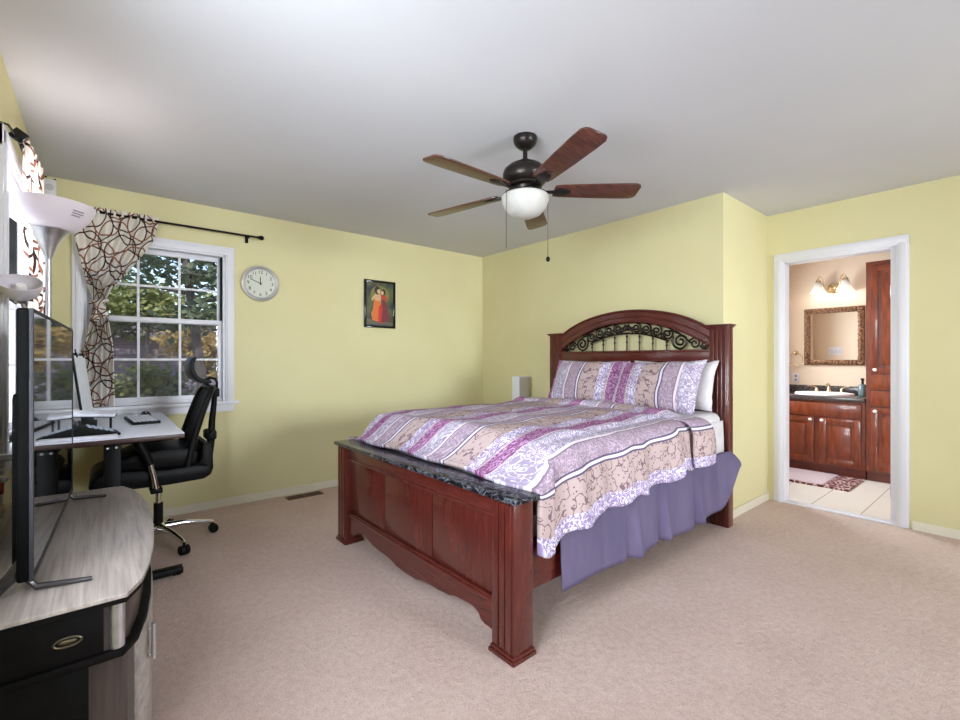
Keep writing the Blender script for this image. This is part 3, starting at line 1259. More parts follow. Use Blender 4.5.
def comforter():
    NU, NV = 110, 150
    xs = [lerp(0.098, 1.74, (i / (NU - 1)) ** 1.05) for i in range(NU)]
    rows = [resample(profile(x), NV) for x in xs]

    def f(u, v):
        i = int(round(u * (NU - 1)))
        j = int(round(v * (NV - 1)))
        x = xs[i]
        y, z, s = rows[i][j]
        # puff and wrinkles along the outward direction
        nz = mnoise.noise(Vector((x * 3.2, s * 3.2, 0.3))) * 0.012 + mnoise.noise(Vector((x * 9, s * 7, 2.3))) * 0.006
        nz += 0.006 * math.sin(x * 13 + s * 4)
        drop = max(0.0, 1 - s / 0.40)
        side = 1.0 if s < 0.42 else 0.0
        if s < 0.45:
            fold = (0.022 * math.sin(x * 15 + 1.0) + 0.014 * math.sin(x * 34 + 0.5)) * drop
            corner = math.exp(-((x - 0.15) / 0.07) ** 2) * drop
            y -= 0.012 * drop + fold * 0.8 - nz * 0.7 - 0.006
            z += 0.012 * math.sin(x * 24) * drop - 0.025 * corner * drop
            x2 = x - 0.0 * corner
            k = sstep((0.44 - s) / 0.12) * sstep((0.24 - x) / 0.06)
            y = lerp(y, min(y, -0.858), k)
            x2 = x + 0.035 * k
        else:
            x2 = x
            z += (nz + 0.01) * sstep((x - 0.10) / 0.12) + 0.008
        # soft quilt scallops at the foot
        if s > 0.5 and x < 0.3:
            z += 0.006 * math.sin(s * 21) * max(0.0, 1 - abs(x - 0.2) / 0.08)
            x2 = x + 0.014 * math.sin(s * 11) * max(0, 1 - (x - 0.10) / 0.2) + 0.008
        # a wrinkle hollow before the folded end
        return (x2, y, z), (s, x)
    mb = MB().grid(NU, NV, f)
    o = mb.build('comforter', M['bedding'], None, local=True, loc=BED_L, rz=BED_RZ, angle=90)
    solidify(o, 0.022, -1)
    tag(o, 'lilac and purple striped floral comforter spread over the bed with its end folded back', 'comforter')
    # folded-back end
    NF, NV = 22, 150

    def ff(u, v):
        a = PI * u
        j = int(round(v * (NV - 1)))
        base = ffrows[j]
        y, z, s = base
        wob = 0.5 + 0.5 * sstep((0.62 - s) / 0.3)
        hw = 0.085 + 0.05 * sstep((0.55 - s) / 0.35)
        xc = 1.655 + 0.02 * math.sin(s * 9) - 0.02 * sstep((0.5 - s) / 0.4)
        h = 0.050 * math.sin(a) * (0.85 + 0.15 * math.sin(s * 7))
        n = Vector((0, -1, 0.1)) if s < 0.40 else (Vector((0, 0, 1)) if s > 0.55 else Vector((0, -(0.55 - s) / 0.15, (s - 0.40) / 0.15)).normalized())
        x = xc - hw * math.cos(a) + 0.012 * mnoise.noise(Vector((s * 5, a, 1)))
        nn = 0.010 * mnoise.noise(Vector((x * 6, s * 6, 5.0)))
        return (x, y + n.y * (h + 0.012 + nn), z + n.z * (h + 0.008 + nn)), (s + 0.012, x * 1.3 + a * 0.05)
    ffrows = resample(profile(1.66), NV)
    fo = MB().grid(NF, NV, ff).build('folded_end', M['bedding'], o, local=True, angle=90)
    solidify(fo, 0.012, -1)


comforter()


def pillow(name, label, cat, c, wd, ht, th, tilt, yaw, m, s0, sdir, flange=0.0, group=None, roll=0.0, loc0=BED_L):
    """standing pillow; local x across, y up, z thickness, then tilted back against the headboard"""
    mb = MB()
    N = 34

    def shape(side):
        def f(u, v):
            a, b = 2 * u - 1, 2 * v - 1
            k = max(0.0, (1 - abs(a) ** 2.6)) * max(0.0, (1 - abs(b) ** 2.6))
            z = side * th / 2 * k ** 0.55
            pinch = 1 - 0.05 * (1 - abs(b) ** 2) * abs(a) - 0.0
            X = a * wd / 2 * (1 - 0.06 * (1 - b * b) * a * a)
            Y = b * ht / 2 * (1 - 0.09 * (1 - a * a) * b * b)
            z += 0.010 * mnoise.noise(Vector((a * 2.2 + c[0] * 3, b * 2.2, side + c[1]))) * (0.3 + k)
            X += 0.008 * mnoise.noise(Vector((a * 3, b * 3, 9.0 + c[1])))
            Y += 0.012 * mnoise.noise(Vector((a * 3, b * 3, 4.0 + c[1])))
            return (X, Y, z), (s0 + sdir * X, Y)
        return f
    mb.grid(N, N, shape(1))
    mb.grid(N, N, shape(-1))
    # local -> bed space: x -> -y (so +x is to the near side), y -> up, z -> -x (towards the foot)
    B = Matrix(((0, 0, -1, 0), (-1, 0, 0, 0), (0, 1, 0, 0), (0, 0, 0, 1)))
    Mx = Matrix.Translation(Vector(c)) @ Matrix.Rotation(yaw, 4, 'Z') @ Matrix.Rotation(tilt, 4, 'Y') @ B @ Matrix.Rotation(roll, 4, 'Z')
    bmesh.ops.transform(mb.bm, matrix=Mx, verts=mb.bm.verts)
    bmesh.ops.remove_doubles(mb.bm, verts=mb.bm.verts, dist=0.0008)
    bmesh.ops.recalc_face_normals(mb.bm, faces=mb.bm.faces)
    o = mb.build(name, m, None, local=True, loc=loc0, rz=BED_RZ, angle=80)
    tag(o, label, cat, group)
    return o


pillow('pillow', 'patterned sham pillow with purple edges, against the far half of the headboard', 'pillow', (1.925, 0.235, 1.010), 0.70, 0.42, 0.20, R(27), R(4), M['bedding'], 0.545 + 0.61 - 0.32, -1, group='striped sham pillows', roll=R(-1))
pillow('pillow', 'patterned sham pillow with a purple band, overlapping white pillow by the near headboard post', 'pillow', (1.895, -0.395, 1.005), 0.68, 0.42, 0.20, R(29), R(-3), M['bedding'], 0.545 + 0.22, 1, group='striped sham pillows', roll=R(2))
pillow('pillow', 'plain white pillow standing behind the near striped sham', 'pillow', (2.072, -0.425, 1.015), 0.66, 0.37, 0.13, R(17), 0, M['sheet'], 0, 1, group='white pillows')
pillow('pillow', 'plain white pillow standing behind the far striped sham', 'pillow', (2.088, 0.21, 1.0), 0.66, 0.34, 0.12, R(17), 0, M['sheet'], 0, 1, group='white pillows')

# white tower beyond the bed
tw = thing('tower_speaker', 'slim white box-shaped tower with grey front, standing beyond the bed by the wall', 'speaker', (3.33, 3.40, 0))
MB().bx(3.285, 3.45, 3.345, 3.45, 0.0, 1.03, 0.006).build('case', M['white'], tw)
MB().bx(3.292, 3.443, 3.337, 3.347, 0.04, 1.022, 0.003).build('grille', noisy('beige_speaker_cloth', srgb(172, 164, 150), srgb(186, 178, 164), 180, 0.9), tw)

# ------------------------------------------------------------------ ceiling fan
FX, FY = 1.81, 1.793
fan = thing('ceiling_fan', 'dark bronze five-blade ceiling fan with a white bowl light', 'ceiling fan', (FX, FY, H))
MB().lathe([(0.0, H), (0.065, H), (0.066, H - 0.02), (0.058, H - 0.042), (0.036, H - 0.062), (0.018, H - 0.068), (0, H - 0.068)], (FX, FY, 0), 32).build('canopy', M['bronze'], fan)
MB().lathe([(0.013, H - 0.06), (0.013, H - 0.125), (0.032, H - 0.13), (0.036, H - 0.156), (0, H - 0.156)], (FX, FY, 0), 20).build('downrod', M['bronze'], fan)
MB().lathe([(0.0, 2.294), (0.05, 2.292), (0.09, 2.280), (0.118, 2.256), (0.126, 2.230), (0.122, 2.202), (0.108, 2.184), (0.094, 2.176), (0.094, 2.164), (0.072, 2.156), (0.068, 2.138), (0.074, 2.128), (0.074, 2.112), (0, 2.112)], (FX, FY, 0), 40).build('motor_housing', M['bronze'], fan)
bowl = MB().lathe([(0.122, 2.116), (0.131, 2.107), (0.130, 2.082), (0.116, 2.046), (0.088, 2.013), (0.045, 1.994), (0.0, 1.989)], (FX, FY, 0), 40).build('light_bowl', M['alabaster'], fan)
MB().lathe([(0.0, 2.121), (0.122, 2.121), (0.124, 2.112), (0.0, 2.110)], (FX, FY, 0), 32).build('bowl_ring', M['bronze'], fan)


def blade(ang):
    prof = [(0.165, 0.048), (0.20, 0.056), (0.40, 0.066), (0.56, 0.071), (0.630, 0.070), (0.652, 0.058), (0.660, 0.040)]
    poly = [(x, -y) for x, y in prof] + [(x, y) for x, y in reversed(prof)]
    Mx = Matrix.Translation(Vector((FX, FY, 2.142))) @ Matrix.Rotation(R(-1.8), 4, Vector((0.6374, 0.7705, 0))) @ Matrix.Rotation(R(-2.2), 4, Vector((0.7705, -0.6374, 0))) @ Matrix.Scale(0.985, 4) @ Matrix.Rotation(ang, 4, 'Z') @ Matrix.Rotation(R(-11), 4, 'X')
    t = MB()
    t.prism(poly, -0.004, 0.004, 'z', 0.002)
    bmesh.ops.transform(t.bm, matrix=Mx, verts=t.bm.verts)
    b = t.build('blade', M['blade_a'], fan)
    t = MB()
    arm = [(0.085, 0.022), (0.12, 0.012), (0.155, 0.014), (0.185, 0.034), (0.225, 0.030), (0.26, 0.012)]
    t.prism([(x, -y) for x, y in arm] + [(x, y) for x, y in reversed(arm)], -0.011, -0.0045, 'z', 0.002)
    bmesh.ops.transform(t.bm, matrix=Mx, verts=t.bm.verts)
    t.build('blade_arm', M['bronze'], b)


for k in range(5):
    blade(R(-107 + 72 * k))
for (dx, dy, zl, tip) in ((-0.143, 0.001, 1.80, 0), (0.135, -0.047, 1.785, 1)):
    t = MB().tube([(FX + dx * 0.6, FY + dy * 0.6, 2.118), (FX + dx, FY + dy, 2.116), (FX + dx, FY + dy, zl)], 0.0015, 6)
    ch = t.build('pull_chain', M['bronze'], fan)
    if tip:
        MB().ball((FX + dx, FY + dy, zl - 0.012), 0.012, (1, 1, 1.3), 12).build('pull_knob', M['black'], ch)

# ------------------------------------------------------------------ clock, picture, sensor, vent
clk = thing('wall_clock', 'round silver wall clock with black numerals on the yellow wall', 'clock', (1.035, YB, 1.855))


def facing_back(c, y):
    """matrix: local x -> world x, local y -> world z, local z -> towards the room (-y)"""
    return Matrix.Translation(Vector((c[0], y, c[1]))) @ Matrix(((1, 0, 0, 0), (0, 0, -1, 0), (0, 1, 0, 0), (0, 0, 0, 1)))


KC = (1.035, 1.855)
MB().lathe([(0.0, 0.004), (0.150, 0.004), (0.153, 0.016), (0.148, 0.030), (0.136, 0.036), (0.124, 0.030), (0.119, 0.020)], (0, 0, 0), 48, facing_back(KC, YB)).build('rim', mat('clock_silver', (0.72, 0.72, 0.74, 1), 0.28, 0.7), clk)
MB().lathe([(0.0, 0.0185), (0.1215, 0.0185), (0.1215, 0.0165), (0, 0.0165)], (0, 0, 0), 48, facing_back(KC, YB)).build('dial', mat('clock_dial', srgb(206, 208, 196), 0.6), clk)


def text_mesh(mb, body, size, mtx):
    cu = bpy.data.curves.new('txt', 'FONT')
    cu.body = body
    cu.size = size
    cu.align_x = 'CENTER'
    cu.align_y = 'CENTER'
    cu.extrude = 0.0006
    ob = bpy.data.objects.new('txt', cu)
    C.objects.link(ob)
    me = bpy.data.meshes.new_from_object(ob)
    me.transform(mtx)
    mb.bm.from_mesh(me)
    bpy.data.objects.remove(ob)
    bpy.data.curves.remove(cu)
    bpy.data.meshes.remove(me)


for k in range(1, 13):
    t = MB()
    a = PI / 2 - k * PI / 6
    text_mesh(t, str(k), 0.040, facing_back(KC, YB) @ Matrix.Translation(Vector((0.096 * math.cos(a), 0.096 * math.sin(a), 0.0195))))
    t.build('numeral', M['black'], clk, smooth=False)
for nm, a, L, wd in (('hour_hand', PI / 2 - R(0) + R(2), 0.062, 0.006), ('minute_hand', PI / 2 - R(292), 0.092, 0.005)):
    Mx = facing_back(KC, YB) @ Matrix.Rotation(a, 4, 'Z')
    t = MB()
    t.prism([(-0.015, -wd / 2), (L * 0.8, -wd / 2), (L, 0), (L * 0.8, wd / 2), (-0.015, wd / 2)], 0.021, 0.0225, 'z')
    bmesh.ops.transform(t.bm, matrix=Mx, verts=t.bm.verts)
    t.build(nm, M['black'], clk, smooth=False)
MB().lathe([(0.007, 0.020), (0.007, 0.025), (0, 0.025)], (0, 0, 0), 16, facing_back(KC, YB)).build('hub', M['black'], clk)

pic = thing('framed_picture', 'small black framed picture of two robed figures on the yellow wall', 'picture', (2.165, YB, 1.52))
px0, px1, pz0, pz1 = 1.99, 2.335, 1.525, 2.005
t = MB()
fw = 0.022
t.bx(px0, px0 + fw, YB - 0.022, YB, pz0, pz1, 0.003)
t.bx(px1 - fw, px1, YB - 0.022, YB, pz0, pz1, 0.003)
t.bx(px0 + fw, px1 - fw, YB - 0.022, YB, pz0, pz0 + fw, 0.003)
t.bx(px0 + fw, px1 - fw, YB - 0.022, YB, pz1 - fw, pz1, 0.003)
t.build('frame', M['blackgloss'], pic)
art = noisy('picture_ground', srgb(44, 48, 62), srgb(92, 96, 60), 7, 0.35, lo=0.42, hi=0.6)
MB().bx(px0 + fw, px1 - fw, YB - 0.010, YB - 0.002, pz0 + fw, pz1 - fw).build('print', art, pic, smooth=False)


def flat_shape(name, pts, col, d):
    MB().prism([(px0 + x * (px1 - px0), pz0 + z * (pz1 - pz0)) for x, z in pts], YB - 0.011 - d, YB - 0.0095, 'y').build(name, mat('print_ink_' + name, col, 0.4), pic, smooth=False)


def disc(cx, cz, rx, rz_, n=14):
    return [(cx + rx * math.cos(2 * PI * k / n), cz + rz_ * math.sin(2 * PI * k / n)) for k in range(n)]


flat_shape('golden_halo', disc(0.50, 0.70, 0.30, 0.19, 20), srgb(120, 122, 58), 0.0)
flat_shape('painted_ground', [(0.08, 0.07), (0.92, 0.07), (0.92, 0.11), (0.6, 0.15), (0.3, 0.16), (0.08, 0.20)], srgb(96, 92, 74), 0.0004)
flat_shape('orange_robe', [(0.26, 0.16), (0.50, 0.12), (0.54, 0.46), (0.50, 0.60), (0.32, 0.60), (0.28, 0.40), (0.22, 0.30)], srgb(214, 112, 48), 0.0008)
flat_shape('red_robe', [(0.44, 0.12), (0.60, 0.10), (0.62, 0.45), (0.56, 0.52), (0.46, 0.44)], srgb(196, 44, 34), 0.0012)
flat_shape('maroon_skirt', [(0.54, 0.12), (0.78, 0.14), (0.82, 0.22), (0.72, 0.46), (0.66, 0.62), (0.54, 0.62), (0.58, 0.42)], srgb(116, 38, 46), 0.0016)
flat_shape('torso', [(0.34, 0.58), (0.52, 0.56), (0.54, 0.66), (0.48, 0.74), (0.38, 0.74), (0.24, 0.62), (0.24, 0.56), (0.34, 0.62)], srgb(206, 164, 122), 0.0018)
flat_shape('bodice', [(0.54, 0.60), (0.68, 0.60), (0.76, 0.56), (0.72, 0.66), (0.62, 0.73), (0.54, 0.70)], srgb(176, 62, 48), 0.0022)
flat_shape('dark_hair', disc(0.42, 0.79, 0.09, 0.09), srgb(46, 34, 30), 0.002)
flat_shape('painted_face', disc(0.46, 0.77, 0.055, 0.05), srgb(210, 168, 128), 0.0026)
flat_shape('long_hair', disc(0.61, 0.76, 0.075, 0.065), srgb(44, 30, 28), 0.0028)
flat_shape('second_face', disc(0.575, 0.745, 0.045, 0.042), srgb(214, 174, 134), 0.0032)
flat_shape('crest', [(0.40, 0.86), (0.46, 0.86), (0.45, 0.93), (0.41, 0.92)], srgb(150, 88, 50), 0.002)

sn = thing('wall_sensor', 'small white square sensor box high in the corner near the ceiling', 'sensor', (-0.281, YB, 2.36))
MB().bx(-0.315, -0.247, YB - 0.03, YB, 2.305, 2.415, 0.008).build('case', M['white'], sn)
MB().lathe([(0.0, 0.031), (0.022, 0.031), (0.024, 0.029)], (0, 0, 0), 20, facing_back((-0.281, 2.36), YB)).build('sounder_ring', mat('sensor_grey', srgb(196, 192, 198), 0.5), sn)
for (x, z) in ((-0.255, 2.424), (-0.255, 2.288), (-0.30, 2.432)):
    MB().bx(x - 0.006, x + 0.006, YB - 0.006, YB, z - 0.004, z + 0.004).build('wall_screw', M['black'], sn)

vt = thing('floor_register', 'brown metal floor register set in the carpet by the back wall', 'vent', (1.37, 4.09, 0))


def vent():
    Mx = Matrix.Translation(Vector((1.37, 4.09, 0.0)))
    t = MB().bx(-0.155, 0.155, -0.06, 0.06, 0.0, 0.004, 0.002, 2, Mx)
    t.build('frame', mat('vent_brown', srgb(112, 84, 66), 0.5, 0.3), vt)
    md = mat('vent_dark', srgb(52, 38, 30), 0.6)
    ml = mat('vent_louvre', srgb(96, 72, 56), 0.5, 0.3)
    for a in (-0.075, 0.075):
        gr = MB().bx(a - 0.065, a + 0.065, -0.042, 0.042, 0.0035, 0.0055, 0, 2, Mx).build('grille', md, vt)
        t = MB()
        for k in range(8):
            x = a - 0.056 + k * 0.016
            t.bx(x - 0.0025, x + 0.0025, -0.043, 0.043, 0.005, 0.0075, 0, 2, Mx)
        t.bx(a - 0.064, a + 0.064, -0.044, -0.041, 0.0048, 0.0075, 0, 2, Mx)
        t.build('louvres', ml, gr)


vent()


# ------------------------------------------------------------------ curtains and rods
def curtain_back():
    r = thing('curtain_rod', 'black curtain rod with ball finial above the back wall window', 'curtain rod', (0.33, YB, 2.24))
    y = YB - 0.075
    z = 2.232
    MB().tube([(-0.20, y, z), (1.01, y, z)], 0.0085, 12).build('rod', M['black'], r)
    t = MB()
    t.ball((1.028, y, z), 0.020, (1.1, 1, 1), 16)
    t.tube([(1.0, y, z), (1.02, y, z)], [0.012, 0.012], 10)
    t.build('finial', M['black'], r)
    for bxp in (0.93, -0.14):
        t = MB()
        t.tube([(bxp, YB - 0.002, z - 0.01), (bxp, y, z - 0.012), (bxp, y, z)], 0.006, 8)
        t.bx(bxp - 0.012, bxp + 0.012, YB - 0.005, YB, z - 0.045, z + 0.02)
        t.build('bracket', M['black'], r)

    def f(u, v):
        zz = lerp(2.265, 0.875, v)
        keysL = [(0, -0.175), (0.05, -0.172), (0.2, -0.145), (0.40, -0.085), (0.475, -0.052), (0.55, -0.07), (0.75, -0.115), (1, -0.135)]
        keysR = [(0, 0.318), (0.05, 0.315), (0.15, 0.275), (0.30, 0.145), (0.40, 0.045), (0.475, 0.006), (0.53, 0.022), (0.7, 0.055), (1, 0.062)]

        def lin(keys, q):
            for (a, b), (c, d) in zip(keys[:-1], keys[1:]):
                if q <= c:
                    return lerp(b, d, (q - a) / (c - a))
            return keys[-1][1]
        xl, xr = lin(keysL, v), lin(keysR, v)
        tie = math.exp(-((v - 0.475) / 0.05) ** 2)
        # cloth sags as it is drawn to the tie
        x = lerp(xl, xr, u)
        amp = lerp(0.022, 0.030, sstep(v / 0.4)) * (1 - 0.55 * tie)
        ph = u * 2 * PI * 5.5 + 0.7 * math.sin(v * 5)
        yy = YB - 0.072 - amp * math.sin(ph) - 0.02 * math.sin(PI * u) * (1 - v)
        if v < 0.045:
            yy = YB - 0.075 - 0.016 * math.sin(u * 2 * PI * 11) * (0.6 + v * 8)
        return (x, yy, zz), ((u - 0.5) * max(0.30, (xr - xl) * 1.45), -v * 1.5)
    c = MB().grid(90, 90, f).build('curtain', M['curtain'], None, loc=(0.07, YB - 0.075, 0.87), angle=85)
    tag(c, 'cream curtain with brown ring print, tied back at the back wall window', 'curtain', 'ring print curtains')
    t = MB()
    pts = []
    for k in range(24):
        a = 2 * PI * k / 24
        pts.append((-0.024 + 0.042 * math.cos(a), YB - 0.075 + 0.045 * math.sin(a), 1.605 + 0.015 * math.cos(a)))
    t.tube(pts, 0.014, 8, True)
    t.tube([(-0.024, YB - 0.125, 1.60), (-0.03, YB - 0.14, 1.55), (-0.045, YB - 0.13, 1.47)], [0.012, 0.02, 0.026], 8)
    t.tube([(-0.024, YB - 0.125, 1.60), (-0.005, YB - 0.14, 1.56), (0.01, YB - 0.13, 1.50)], [0.012, 0.018, 0.02], 8)
    uvl = t.bm.loops.layers.uv.new('UVMap')
    for fc in t.bm.faces:
        for lp in fc.loops:
            lp[uvl].uv = (lp.vert.co.x * 1.6 + 0.2, lp.vert.co.z * 1.3)
    tb = t.build('tieback', M['curtain'], c)


curtain_back()


def curtain_side():
    x = XL + 0.046
    z = 2.13
    r = thing('curtain_rod', 'black curtain rod with square end plate on the side wall by the lamp', 'curtain rod', (XL, 3.2, z))
    MB().tube([(x, 2.76, z), (x, 3.70, z)], 0.008, 12).build('rod', M['black'], r)
    Mx = Matrix.Translation(Vector((x, 2.70, z + 0.01))) @ Matrix.Rotation(R(35), 4, 'Y')
    MB().bx(-0.024, 0.024, -0.008, 0.008, -0.024, 0.024, 0.003, 2, Mx).build('end_plate', M['blackgloss'], r)
    t = MB()
    t.tube([(XL, 2.60, z - 0.03), (XL + 0.008, 2.60, z + 0.012), (XL + 0.022, 2.63, z + 0.02), (x, 2.72, z)], 0.005, 8)
    t.build('bracket', M['black'], r)
    t = MB()
    t.tube([(XL, 3.66, z), (x, 3.66, z)], 0.006, 8)
    t.build('bracket', M['black'], r)

    def f(u, v):
        zz = lerp(2.155, 1.02, v)
        yl = lerp(2.74, 2.80, sstep(v * 1.5))
        yr = lerp(3.18, 3.62, sstep(v * 2.2 + 0.15))
        y = lerp(yl, yr, u)
        amp = 0.014 + 0.006 * sstep(v * 3)
        xx = x + 0.012 + 0.02 * u + amp * math.sin(u * 2 * PI * 5 + 0.6 * math.sin(v * 4))
        return (xx, y, zz), (u * 0.62 + 0.13, -v * 0.95)
    c = MB().grid(80, 60, f).build('curtain', M['curtain'], None, loc=(x, 3.2, 1.0), angle=85)
    tag(c, 'cream curtain with brown ring print behind the torchiere on the side wall', 'curtain', 'ring print curtains')


curtain_side()


# ------------------------------------------------------------------ torchiere lamp
def lamp():
    lx, ly = -0.192, 2.83
    r = thing('floor_lamp', 'white bowled silver torchiere lamp with a second small reading shade', 'floor lamp', (lx, ly, 0))
    MB().lathe([(0.0, 0.0), (0.10, 0.0), (0.10, 0.014), (0.04, 0.03), (0.013, 0.045), (0.0, 0.045)], (lx, ly, 0), 36).build('base', M['silver'], r)
    MB().tube([(lx, ly, 0.03), (lx, ly, 1.70)], 0.0115, 14).build('pole', M['silver'], r)
    MB().lathe([(0.0115, 1.655), (0.016, 1.67), (0.026, 1.70), (0.042, 1.742), (0.062, 1.775), (0.075, 1.788), (0.0, 1.79)], (lx, ly, 0), 32).build('socket_cone', M['silver'], r)
    sh = MB().lathe([(0.0, 1.779), (0.055, 1.782), (0.095, 1.800), (0.128, 1.828), (0.150, 1.862), (0.166, 1.905), (0.163, 1.906), (0.146, 1.865), (0.124, 1.833), (0.092, 1.806), (0.05, 1.790), (0.0, 1.788)], (lx, ly, 0), 48).build('bowl_shade', M['bowl_plastic'], r)
    # small grey sticker on the side turned to the room
    t = MB()
    a0 = math.atan2(-0.7705 - 0.35, -0.6374 + 1.75)
    for row, (r0, z0, r1, z1) in enumerate(((0.1535, 1.868, 0.1515, 1.862), (0.1495, 1.857, 0.147, 1.852), (0.1445, 1.847, 0.141, 1.842))):
        t.lathe([(r0, z0), (r1, z1)], (lx, ly, 0), 8, None, a0 - 0.17, a0 + (0.17 if row < 2 else 0.10))
    t.build('sticker', mat('grey_print', srgb(150, 142, 150), 0.6), sh)
    MB().ball((lx, ly, 1.835), 0.026, (1, 1, 1.3), 16).build('bulb', emit('warm_bulb', (1, 0.78, 0.52, 1), 5), r)
    ld = bpy.data.lights.new('torchiere_light', 'POINT')
    ld.energy = 2.6
    ld.color = (1, 0.95, 0.90)
    ld.shadow_soft_size = 0.05
    lo = bpy.data.objects.new('torchiere_light', ld)
    C.objects.link(lo)
    lo.location = (lx, ly, 1.93)
    # reading arm
    cx, cy, cz = -0.245, 2.47, 1.478
    t = MB()
    arm = [(lx, ly, 1.18), (lx + 0.005, ly - 0.06, 1.24), (lx, ly - 0.17, 1.29), (lx - 0.015, ly - 0.29, 1.335), (cx + 0.01, cy + 0.05, 1.385), (cx, cy + 0.036, 1.425)]
    t.tube(arm, 0.007, 10)
    t.build('gooseneck', M['silver'], r)
    Mx = Matrix.Translation(Vector((cx, cy, cz))) @ Matrix.Rotation(R(36), 4, Vector((1, 0.06, 0)).normalized()) @ Matrix.Scale(0.86, 4)
    sh2 = MB().lathe([(0.0, -0.052), (0.032, -0.050), (0.058, -0.030), (0.070, 0.0), (0.074, 0.028), (0.071, 0.0285), (0.067, 0.002), (0.055, -0.026), (0.03, -0.045), (0, -0.047)], (0, 0, 0), 36, Mx).build('reading_shade', M['bowl_plastic'], r)
    MB().lathe([(0.0, -0.075), (0.022, -0.072), (0.026, -0.052), (0.0, -0.05)], (0, 0, 0), 20, Mx).build('shade_holder', M['silver'], r)
    MB().lathe([(0.0, 0.018), (0.016, 0.014), (0.022, 0.0), (0.016, -0.03), (0.0, -0.044)], (0, 0, 0), 18, Mx).build('bulb', M['bulb_off'], sh2)


lamp()


# ------------------------------------------------------------------ television and its stand
def tv_stand():
    r = thing('tv_stand', 'curved two-tone media stand with grey oak top and dark shade-painted drawers under the television', 'tv stand', (-0.1, 2.13, 0))
    front = [(0.048, 1.487), (0.082, 1.56), (0.108, 1.68), (0.128, 1.84), (0.139, 2.00), (0.145, 2.18), (0.142, 2.36), (0.128, 2.52), (0.105, 2.66), (0.072, 2.755), (0.040, 2.765)]
    xb = XL + 0.02

    def inset(d, e=0.0):
        return [(x - d, min(max(y, 1.487 + d + e), 2.765 - d - e)) for x, y in front]
    poly = front + [(xb, 2.765), (xb, 1.487)]
    tp = MB().prism(poly, 0.587, 0.600, 'z', 0.002).build('top_board', M['grey_oak'], r)
    ins = inset(0.003)
    MB().prism([(x, y) for x, y in ins] + [(xb + 0.003, 2.762), (xb + 0.003, 1.490)], 0.574, 0.587, 'z').build('top_edge', M['shaded_dark_lam'], tp)
    ins = inset(0.03)
    body = ins + [(xb + 0.01, 2.735), (xb + 0.01, 1.517)]
    MB().prism(body, 0.452, 0.574, 'z').build('drawer_body', M['espresso'], r)
    # dark end panel, shade in its colour, with an oval pull, and the silver corner column
    MB().bx(xb + 0.015, 0.0, 1.505, 1.519, 0.455, 0.572, 0.002).build('end_panel', M['shaded_dark_lam'], r)
    MB().lathe([(0.016, 0.453), (0.016, 0.572)], (0.028, 1.520, 0), 20).build('corner_column', M['silver'], r)
    hp = MB()
    Mx = Matrix.Translation(Vector((-0.068, 1.504, 0.508)))
    pts = [(0.026 * math.cos(2 * PI * k / 24), 0, 0.011 * math.sin(2 * PI * k / 24)) for k in range(24)]
    hp.tube([Mx @ Vector(p) for p in pts], 0.0028, 8, True)
    hp.ball(Mx @ Vector((0, 0.002, 0)), 0.018, (1, 0.25, 0.35), 14)
    hp.build('oval_pull', mat('antique_brass_pull', srgb(92, 84, 66), 0.4, 0.8), r)
    MB().prism([(x + 0.004, y) for x, y in inset(0.012)] + [(xb + 0.004, 2.755), (xb + 0.004, 1.497)], 0.432, 0.452, 'z', 0.002).build('middle_board', M['shaded_dark_lam'], r)
    low = [(x - 0.002, min(max(y, 1.56), 2.70)) for x, y in front]
    MB().prism([(x - 0.03, y) for x, y in low] + [(xb + 0.01, 2.70), (xb + 0.01, 1.56)], 0.02, 0.432, 'z').build('lower_body', M['espresso'], r)
    MB().bx(xb + 0.012, -0.03, 1.545, 1.562, 0.02, 0.430, 0.002).build('side_panel', M['shaded_dark_lam'], r)
    # bowed doors with bar handles
    for (a, b) in ((1, 5), (5, 9)):
        seg = [(x, max(y, 1.645)) for x, y in front[a:b + 1]]
        outl = [(x - 0.004, y) for x, y in seg] + [(x - 0.016, y) for x, y in reversed(seg)]
        d = MB().prism(outl, 0.03, 0.425, 'z', 0.003).build('door', M['grey_oak'], r)
        hy = seg[1][1] - 0.02 if a == 1 else seg[-2][1]
        hx = seg[1][0] if a == 1 else seg[-2][0]
        t = MB().tube([(hx + 0.006, hy, 0.315), (hx + 0.006, hy, 0.42)], 0.007, 10)
        t.tube([(hx - 0.006, hy, 0.33), (hx + 0.006, hy, 0.33)], 0.004, 8)
        t.tube([(hx - 0.006, hy, 0.405), (hx + 0.006, hy, 0.405)], 0.004, 8)
        t.build('handle', M['silver'], d)
    MB().prism([(x - 0.02, y) for x, y in low] + [(xb + 0.02, 2.69), (xb + 0.02, 1.57)], 0.0, 0.02, 'z').build('plinth', M['shaded_dark_lam'], r)


tv_stand()


